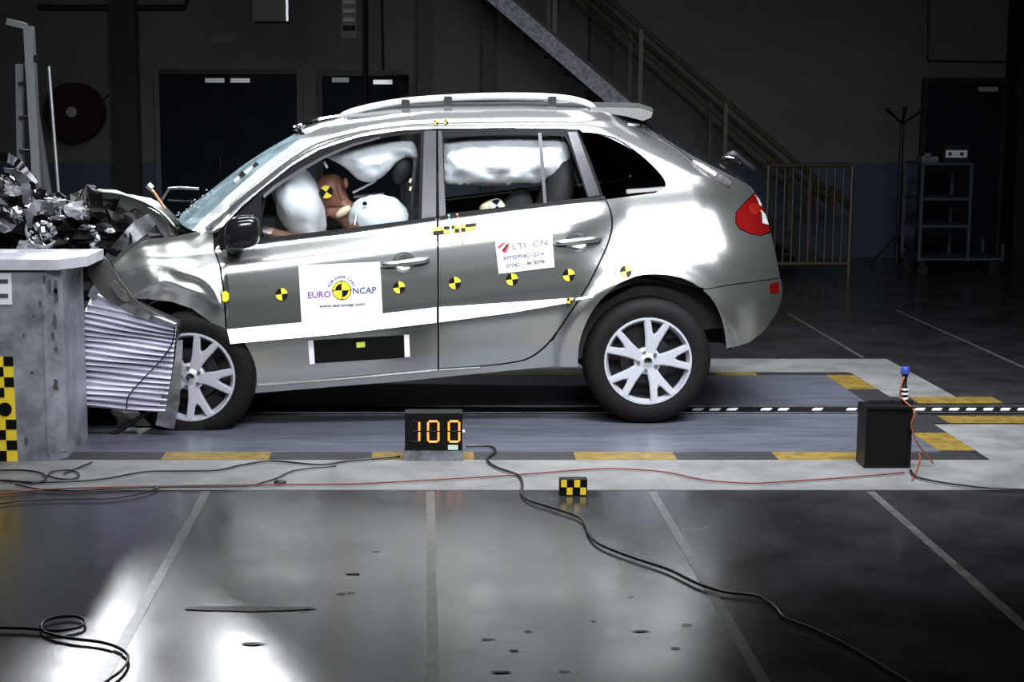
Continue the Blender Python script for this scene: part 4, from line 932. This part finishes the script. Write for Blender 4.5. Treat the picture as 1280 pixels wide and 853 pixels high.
# ================================================================== DUMMIES
def skinbody(name, joints, edges, m, parent=None, sub=2):
    me = bpy.data.meshes.new(name); me.from_pydata([tuple(j[0]) for j in joints], edges, []); o = bpy.data.objects.new(name, me); COL.objects.link(o)
    sk = o.modifiers.new('skin', 'SKIN'); sk.use_smooth_shade = True
    lay = me.skin_vertices[0] if me.skin_vertices else None
    if lay is None:
        bm = bmesh.new(); bm.from_mesh(me); bm.verts.layers.skin.verify(); bm.to_mesh(me); bm.free(); lay = me.skin_vertices[0]
    for i, j in enumerate(joints): lay.data[i].radius = j[1]; lay.data[i].use_root = (i == 0)
    su = o.modifiers.new('sub', 'SUBSURF'); su.levels = sub; su.render_levels = sub
    dg = bpy.context.evaluated_depsgraph_get(); m2 = bpy.data.meshes.new_from_object(o.evaluated_get(dg)); bpy.data.objects.remove(o)
    m2.materials.clear(); m2.materials.append(m); m2.polygons.foreach_set('use_smooth', [True]*len(m2.polygons)); return link(name, m2, parent)
dd = .43
hd = cab(415, 245, dd)
dum = thing('crash_test_dummy', 'brown headed adult crash test dummy in white vest pressed into the driver airbag', 'dummy', (cab(450, 300, dd).x, 8.6+dd, .55))
pel = cab(478, 352, dd); che = cab(468, 290, dd); nk = cab(438, 272, dd); nb = cab(430, 266, dd)
J = [(pel, (.15, .12)), (cab(474, 320, dd), (.15, .12)), (che, (.16, .13)), (cab(452, 276, dd), (.10, .09)), (nb, (.055, .055)), (cab(423, 258, dd), (.07, .07)), (hd, (.105, .092)), (cab(414, 230, dd), (.105, .095)), (cab(413, 216, dd), (.068, .062)),
     (cab(455, 284, dd-.2), (.06, .06)), (cab(420, 312, dd-.24), (.048, .048)), (cab(350, 296, dd-.22), (.038, .038)), (cab(332, 290, dd-.2), (.03, .04)), (cab(455, 284, dd+.2), (.06, .06)), (cab(420, 315, dd+.24), (.048, .048)), (cab(355, 298, dd+.2), (.038, .038)),
     (cab(430, 358, dd-.1), (.08, .08)), (cab(370, 350, dd-.12), (.065, .065)), (cab(345, 400, dd-.12), (.05, .05)), (cab(430, 358, dd+.1), (.08, .08)), (cab(370, 350, dd+.12), (.065, .065)), (cab(345, 400, dd+.12), (.05, .05)),
     (cab(403, 250, dd), (.03, .03)), (cab(408, 262, dd), (.045, .045))]
Ed = [(0, 1), (1, 2), (2, 3), (3, 4), (4, 5), (5, 6), (6, 7), (7, 8), (3, 9), (9, 10), (10, 11), (11, 12), (3, 13), (13, 14), (14, 15), (0, 16), (16, 17), (17, 18), (0, 19), (19, 20), (20, 21), (6, 22), (5, 23)]
body = skinbody('body', J, Ed, M_skin, dum)
MB().blob(cab(475, 274, dd-.08), (.175, .21, .135), .07, 3, 30, 20, rot=Matrix.Rotation(.18, 3, 'Y'), freq=4).build('vest', M_vest, dum, True)
MB().tube([cab(443+2*math.sin(t*3), 282-30*t*(1 if t < .5 else 1)+14*t*t, dd-.31+.1*t) for t in np.linspace(0, 1, 8)], .006, 6).build('vest_piping', M_white, dum, True)
MB().blob(cab(456, 254.5, dd-.25), (.013, .012, .011), 0, 1, 10, 8).build('vest_button', M_blk, dum, True)
MB().blob(cab(429, 265, dd-.09), (.05, .03, .024), .1, 2, 14, 10, rot=Matrix.Rotation(-.65, 3, 'Y')).build('neck_shield', M_cream, dum, True)
for px_, py_ in ((432, 229),): MB().blob(cab(px_, py_, dd-.085), (.014, .012, .03), .2, 3, 12, 8).build('ear', M_skin, dum, True)
MB().tube([cab(419, 218, dd-.09), cab(421, 236, dd-.115), cab(427, 252, dd-.09)], .004, 5).build('head_seam', mat('seam_brown', (.08, .04, .02), .6), dum)
def ptarget(c, r, parent, mats):
    a = MB()
    for k in range(4):
        q0 = math.pi/4+.2+k*math.pi/2; V = [c]+[c+Vector((r*math.cos(q0+j*.262), 0, r*math.sin(q0+j*.262))) for j in range(7)]; a.add(V, [tuple(range(8))], k % 2)
    a.prism([c+Vector((r*math.cos(j*.4), .004, r*math.sin(j*.4))) for j in range(16)][:15], (0, .03, 0), 1)
    return a.build('head_target', mats, parent, fixn=False)
ptarget(cab(408, 240, dd-.125), .036, dum, [M_yel, M_blk])
cdm = thing('child_dummy', 'small cream child dummy head with black and white target in the rear window', 'dummy', (cab(615, 300, .4).x, 9.0, .7))
cc_ = cab(614, 258, .42)
J = [(cab(622, 330, .42), (.11, .1)), (cab(618, 300, .42), (.11, .1)), (cab(616, 282, .42), (.05, .05)), (cab(615, 268, .42), (.075, .075)), (cab(614, 257, .42), (.085, .08)), (cab(611, 250, .42), (.06, .06)), (cab(633, 264, .42), (.02, .03)),
     (cab(600, 300, .3), (.04, .04)), (cab(585, 320, .28), (.035, .035)), (cab(600, 300, .54), (.04, .04)), (cab(585, 320, .56), (.035, .035))]
skinbody('body', J, [(0, 1), (1, 2), (2, 3), (3, 4), (4, 5), (3, 6), (1, 7), (7, 8), (1, 9), (9, 10)], M_cream, cdm)
ptarget(cab(621, 257, .32), .036, cdm, [M_blk, M_white])
MB().blob(cab(640, 300, .45), (.12, .2, .3), .05, 3, 18, 12, rot=Matrix.Rotation(.2, 3, 'Y')).build('child_seat', M_seat, car, True)

# ================================================================== BARRIER AND FLOOR OBJECTS
BY = 7.74
M_conc = mat('painted_barrier_grey', (.30, .32, .36), .45, .2, var=.35, scale=3.5, col2=(.10, .105, .12))
xr = P(76, 450, BY).x; zt = P(50, 337, BY).z
bk = thing('barrier_block', 'scuffed grey crash barrier block with pale top lip at the left edge', 'barrier', (-2.6, 8.4, 0))
a = MB(); ch = .07
pl = [(-4.2, BY), (xr-ch, BY), (xr, BY+ch), (xr, 8.3), (-4.2, 8.3)]
a.prism([(x, y, .0) for x, y in pl], (0, 0, zt)); a.build('block', M_conc, bk)
xl = P(103, 325, BY).x
MB().prism([(-4.2, BY-.03, zt), (xl-.12, BY-.03, zt), (xl-.01, BY+.16, zt), (xl-.01, 8.3, zt), (-4.2, 8.3, zt)], (0, 0, P(50, 324, BY).z-zt)).build('top_lip', mat('barrier_pale', (.6, .6, .66), .4, .2, var=.25, scale=5), bk)
MB().prism([(xr-ch-.01, BY-.004, .04), (xr-.0, BY+ch-.004, .04), (xr, BY+ch, zt-.04), (xr-ch-.01, BY-.004, zt-.04)], (.004, .0, 0)).build('corner_plate', M_conc, bk)
MB().box((-3.1, 8.95, .36), (2.2, 1.3, .72)).build('rear_block', M_conc, bk)
# soot marks on the block face
ms = MB()
for x, y, wx, wy in ((68, 403, 3, 12), (72, 482, 4, 8), (66, 420, 3, 6), (70, 370, 4, 12), (62, 360, 3, 10), (33, 553, 2, 9), (40, 466, 2, 2), (30, 420, 1.5, 4), (55, 350, 3, 5), (85, 360, 3, 14), (50, 380, 2, 5), (42, 395, 1.5, 3), (73, 437, 3, 5)):
    c = P(min(x, 70), y, BY-.002); n = 9; rr = [random.uniform(.5, 1.2) for _ in range(n)]
    ms.prism([(c.x+wx/259*rr[k]*math.cos(k*.698), BY-.0025, c.z+wy/259*rr[k]*math.sin(k*.698)) for k in range(n)], (0, .002, 0))
o = ms.build('scuff_marks', mat('scuff_dark', (.06, .06, .065), .6), bk); o['kind'] = 'stuff'
# checked target strip and ruled paper on the block
def flat(name, px, Y, m, parent, th=.004):
    return MB().prism([P(x, y, Y) for x, y in px], (0, th, 0)).build(name, m, parent)
cs_ = flat('check_strip', [(-20, 446), (16, 446), (22, 577), (-20, 577)], BY-.006, M_yel, bk)
for x0, y0, x1, y1 in ((4, 446, 16, 458), (-6, 459, 4, 471), (5, 472, 17, 484), (-6, 485, 5, 497), (7, 525, 20, 537), (-6, 538, 7, 550), (8, 551, 21, 563), (-6, 564, 8, 577)): flat('check_square', [(x0, y0), (x1, y0), (x1+.6, y1), (x0+.6, y1)], BY-.009, M_blk, cs_)
c = P(6, 512, BY-.009); MB().lathe([(0, -.001), (.034, -.001), (.034, .003)], c, 'y', 24).build('check_disc', M_blk, cs_)
rp = flat('paper_notice', [(-20, 342), (14, 342), (15, 381), (-20, 381)], BY-.006, M_white, bk)
for y in (352, 370): flat('printed_bar', [(-15, y-2.5), (10, y-2.5), (10, y+2.5), (-15, y+2.5)], BY-.009, M_grey, rp)
# corrugated deformable element
hb = thing('deformable_barrier', 'crumpled aluminium honeycomb barrier with horizontal folds between block and front wheel', 'barrier', (-1.65, 8.5, .2))
HYn = 8.32; N = 21; V = []; cols = 16; depthn = []
def quad(u, v):     # u left-right, v top-bottom
    Lx = np.interp(v, [0, .12, .6, 1], [121, 107, 102, 97]); Ly = np.interp(v, [0, .12, .4, 1], [357, 386, 424, 508])
    Rx = np.interp(v, [0, .12, .6, 1], [220, 220.5, 215, 206]); Ry = np.interp(v, [0, .12, .4, 1], [404, 411, 438, 516])
    return Lx+(Rx-Lx)*u, Ly+(Ry-Ly)*u
N = 19; rowv = []
for k in range(N): rowv += [(k/N, 1), ((k+.38)/N, .42), ((k+.72)/N, 0)]
rowv.append((1, 1)); rows = len(rowv)-1
rowoff = [random.uniform(.75, 1.25) for _ in range(N+1)]
for i, (v, tri) in enumerate(rowv):
    k = i//3
    for j in range(cols+1):
        u = j/cols; wv = v+.007*math.sin(u*5+k*1.3)*(1 if 0 < v < 1 else 0)
        x, y = quad(u, wv); Y = HYn+.05*tri*rowoff[k]+.010*math.sin(u*4+k); q = P(x, y, Y); V.append(q)
k_ = cols+1
fs = [(i*k_+j, i*k_+j+1, (i+1)*k_+j+1, (i+1)*k_+j) for i in range(rows) for j in range(cols)]
back = [Vector((q.x, 8.5, q.z)) for q in V]; nV = len(V)
rim_ = [j for j in range(k_)]+[i*k_+cols for i in range(1, rows+1)]+[rows*k_+j for j in range(cols-1, -1, -1)]+[i*k_ for i in range(rows-1, 0, -1)]
side = [tuple(nV+q for q in reversed(f)) for f in fs[:rows*cols]]+[(rim_[i], rim_[(i+1) % len(rim_)], nV+rim_[(i+1) % len(rim_)], nV+rim_[i]) for i in range(len(rim_))]
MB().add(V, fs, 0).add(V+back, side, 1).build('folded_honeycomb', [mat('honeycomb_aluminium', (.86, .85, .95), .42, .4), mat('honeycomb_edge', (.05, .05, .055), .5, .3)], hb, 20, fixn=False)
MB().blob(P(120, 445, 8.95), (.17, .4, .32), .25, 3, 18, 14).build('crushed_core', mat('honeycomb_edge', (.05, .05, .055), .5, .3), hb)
MB().tube([P(219, 406, 8.30), P(215, 430, 8.30), P(200, 452, 8.30), P(178, 475, 8.30), P(161, 495, 8.30), P(158, 512, 8.30)], .004, 5, smooth=5).build('trigger_wire', M_black, hb)
ribbon('top_foil', [P(113, 372, 8.32), P(124, 360, 8.31), P(142, 374, 8.30), P(170, 390, 8.30), P(218, 407, 8.31)], [.03, .06, .05, .04, .01], M_chrome, hb, wob=.006)
# LED counter
ld0 = FL(541, 574); LYd = ld0.y-.05
dp = thing('led_counter', 'black LED counter showing 100 in orange digits on the floor', 'display', (ld0.x, LYd, 0))
tlp, brp = P(506, 517, LYd), P(578, 563.5, LYd); dw = brp.x-tlp.x; dh = tlp.z-brp.z; dcx = (tlp.x+brp.x)/2
MB().box((dcx, LYd+.055, (tlp.z+brp.z)/2), (dw, .11, dh)).build('housing', M_blk, dp)
fz = .0
MB().box((dcx, LYd+.06, brp.z/2), (dw*1.03, .13, brp.z)).build('base_plate', M_steel, dp)
M_led = mat('led_orange', (.8, .3, .05), .4, emis=(1, .30, .035), es=7); M_off = mat('led_off', (.012, .012, .013), .5, spec=.1)
def seg(ax, ay, bx_, by_, on, parent):
    a = P(ax, ay, LYd-.003); b = P(bx_, by_, LYd-.003); return MB().tube([a, b], .0052 if on else .003, 6).build('lit_segment' if on else 'dark_segment', M_led if on else M_off, parent)
for i, (x0, x1) in enumerate(((513, 524), (535, 548), (561, 574))):
    yt, ym_, yb = 527, 539.5, 552.5; on = {0: 'bc', 1: 'abcdef', 2: 'abcdef'}[i]
    S7 = {'a': (x0+1, yt, x1-1, yt), 'b': (x1, yt+1, x1, ym_-1), 'c': (x1, ym_+1, x1, yb-1), 'd': (x0+1, yb, x1-1, yb), 'e': (x0, ym_+1, x0, yb-1), 'f': (x0, yt+1, x0, ym_-1), 'g': (x0+1, ym_, x1-1, ym_)}
    dgp = flat('digit', [(x0-4, yt-5), (x1+4, yt-5), (x1+4, yb+5), (x0-4, yb+5)], LYd-.002, M_blk, dp, .0015)
    for k, sgm in S7.items(): seg(*sgm, k in on, dgp)
flat('paper_tag', [(560, 556.5), (572.5, 556.5), (572.5, 562.5), (560, 562.5)], LYd-.003, mat('mint_paper', (.5, .62, .5), .6), dp)
pc = P(581, 540, LYd+.03); MB().lathe([(0, 0), (.012, 0), (.012, -.03)], pc, 'x', 8).build('plug', M_steel, dp)
# checked floor marker
q0 = FL(717, 620.5); MY = q0.y; tlp, brp = P(700, 600, MY), P(734, 620.5, MY); mw = brp.x-tlp.x; mh = tlp.z
mk = thing('checked_marker', 'small black and yellow checked marker block on the floor edge', 'marker', ((tlp.x+brp.x)/2, MY, 0))
MB().box(((tlp.x+brp.x)/2, MY+.03, mh/2), (mw, .055, mh)).build('block', M_blk, mk)
for px_, py_ in ((705, 605), (721.5, 605), (712, 614.5), (729, 614.5)):
    c = P(px_, py_, MY); MB().box((c.x, MY+.002, c.z), (.026, .006, .032)).build('yellow_square', M_yel, mk)
# black box with beacon
b0 = FL(1080, 586); b1 = FL(1138, 586); bw = b1.x-b0.x; bh = P(1100, 509, b0.y).z; bd = .15
bb = thing('black_box', 'black open-fronted metal box standing on the white floor strip at right', 'box', ((b0.x+b1.x)/2, b0.y+bd/2, 0))
M_bx = mat('box_black', (.004, .0045, .0045), .4, 0, .25); t = .012
MB().box((b0.x+t/2, b0.y+bd/2, bh/2), (t, bd, bh)).build('side_panel', M_bx, bb); MB().box((b1.x-t/2, b0.y+bd/2, bh/2), (t, bd, bh)).build('side_panel', M_bx, bb)
MB().box(((b0.x+b1.x)/2, b0.y+bd/2, bh-t/2), (bw-2*t, bd, t)).build('top_panel', M_bx, bb); MB().box(((b0.x+b1.x)/2, b0.y+bd-t/2, bh/2), (bw-2*t, t, bh-2*t)).build('back_panel', M_bx, bb); MB().box(((b0.x+b1.x)/2, b0.y+bd/2, t/2), (bw-2*t, bd, t)).build('bottom_panel', M_bx, bb)
MB().box(((b0.x+b1.x)/2, b0.y+.012, bh/2-.005), (bw-2*t, .01, bh-2*t)).build('door_panel', M_blk, bb)
for dx, dy, sx2, sy2 in ((.07, .14, .05, .03), (.14, .14, .04, .03), (.2, .12, .04, .04), (.26, .16, .05, .06)): MB().box((b0.x+dx*.85, b0.y+.06+dy*.2, bh+.008), (sx2, sy2, .016)).build('connector', M_black, bb)
bc = P(1130, 508, b0.y+.10); bc.x = P(1130, 500, b0.y+.10).x; bc.y = b0.y+.10
bt = thing('beacon_stick', 'thin black beacon with blue cap and white rings on the black box', 'beacon', (bc.x, bc.y, bh))
htop = P(1129, 459, bc.y).z-bh
prof = [(0, 0), (.018, 0), (.018, htop*.42), (.010, htop*.5), (.011, htop*.72), (.016, htop*.78), (.016, htop*.84), (0, htop*.84)]
MB().lathe(prof, (bc.x, bc.y, bh), 'z', 16).build('stem', M_black, bt, 40)
MB().lathe([(0, htop*.82), (.021, htop*.82), (.022, htop*.95), (.018, htop), (0, htop)], (bc.x, bc.y, bh), 'z', 16).build('cap', mat('blue_cap', (.03, .05, .28), .4), bt, 40)
for f_ in (.12, .25, .37): MB().lathe([(.0185, htop*f_), (.0195, htop*f_), (.0195, htop*(f_+.05)), (.0185, htop*(f_+.05))], (bc.x, bc.y, bh), 'z', 16).build('ring', M_white, bt, 40)
# ---- cables on the floor
M_cab = mat('cable_black', (.008, .008, .009), .35); M_corr = mat('cable_orange', (.30, .06, .02), .5); M_redc = mat('cable_red', (.16, .03, .03), .5)
def cable(px, r, m, label, k=6, pts3=None, z=None):
    r *= .85; pts = pts3 or [FL(x, y, r+.0065) for x, y in px]
    return origin(tag(MB().tube(pts, r, 6, smooth=k).build('floor_cable', m, None, True), label, 'cable'))
cable([(583, 558), (600, 557.5), (615, 559), (619, 565), (609, 574), (620, 584), (647, 594), (653, 605), (652, 616), (662, 626), (690, 635), (722, 646), (732, 656), (736, 667), (750, 681), (790, 697), (835, 712), (870, 729), (905, 740), (945, 745), (968, 758), (982, 773), (1010, 784), (1050, 802), (1095, 828), (1145, 858), (1200, 885)], .007, M_cab, 'long black cable winding from the LED counter to the bottom of the frame')
cable([(-30, 620), (60, 612), (150, 609), (250, 607), (345, 606), (440, 605), (540, 600), (640, 594), (720, 588), (770, 586), (830, 590), (880, 600), (940, 604), (1000, 601), (1060, 597), (1130, 591)], .005, M_redc, 'thin reddish cable lying along the white floor strip')
cable([(-20, 785), (30, 786), (70, 789), (100, 784), (106, 777), (95, 771), (70, 772), (53, 779), (55, 790), (85, 798), (125, 803), (150, 811), (160, 822), (152, 838), (130, 855), (105, 880)], .0065, M_cab, 'black cable with a loop in the bottom left corner')
cable([(-20, 589), (25, 588), (52, 592), (57, 600), (40, 604), (10, 601), (-20, 602)], .006, M_cab, 'black cable loop nearest the foot of the barrier block')
cable([(-20, 600), (40, 603), (90, 602), (135, 598), (180, 590), (220, 589), (270, 588), (300, 582), (330, 577), (350, 577), (400, 581), (440, 576), (500, 571)], .006, M_cab, 'black cable running from the barrier block towards the LED counter')
cable([(20, 606), (50, 612), (90, 613.5), (140, 611), (200, 609), (300, 608), (340, 600), (370, 588), (420, 583)], .005, M_cab, 'thin dark cable along the lower edge of the white strip at left')
cable([(-20, 632), (30, 626), (90, 624), (140, 623), (180, 616), (200, 609)], .005, M_cab, 'dark cable straying onto the grey floor at the left edge')
cable([(58, 597), (65, 590), (85, 588), (98, 592), (95, 598), (75, 599), (60, 595)], .005, M_cab, 'small black cable ring on the white strip')
cable([(80, 592), (100, 584), (115, 578)], .005, M_cab, 'short black cable end beside the foot of the barrier block')
cable([(1138, 588), (1145, 596), (1170, 602), (1205, 607), (1250, 611), (1310, 613)], .007, M_cab, 'black cable leaving the black box to the right')
by_ = b0.y
cable(None, .0045, M_corr, 'orange cable hanging from the beacon down the black box', 6, [Vector((bc.x-.01, bc.y-.02, bh+htop*.75)), Vector((bc.x-.028, bc.y-.03, bh+htop*.4)), Vector((bc.x-.02, bc.y-.03, bh+.03)), Vector((bc.x+.02, by_-.01, bh-.02)), Vector((b1.x-.01, by_-.012, bh*.72)), Vector((b1.x+.02, by_-.01, bh*.45)), Vector((b1.x+.05, by_+.02, .1)), Vector((b1.x+.13, by_+.06, .012))])
cable([(1140, 600), (1146, 588), (1150, 574), (1148, 567)], .004, M_corr, 'short orange cable end lying right of the black box')
# small dark scrap on the white strip
origin(tag(MB().blob(FL(350, 603.5, .012), (.03, .02, .012), .3, 4, 12, 8).build('debris_scrap', M_black, None, True), 'small dark scrap lying on the white strip', 'debris'))
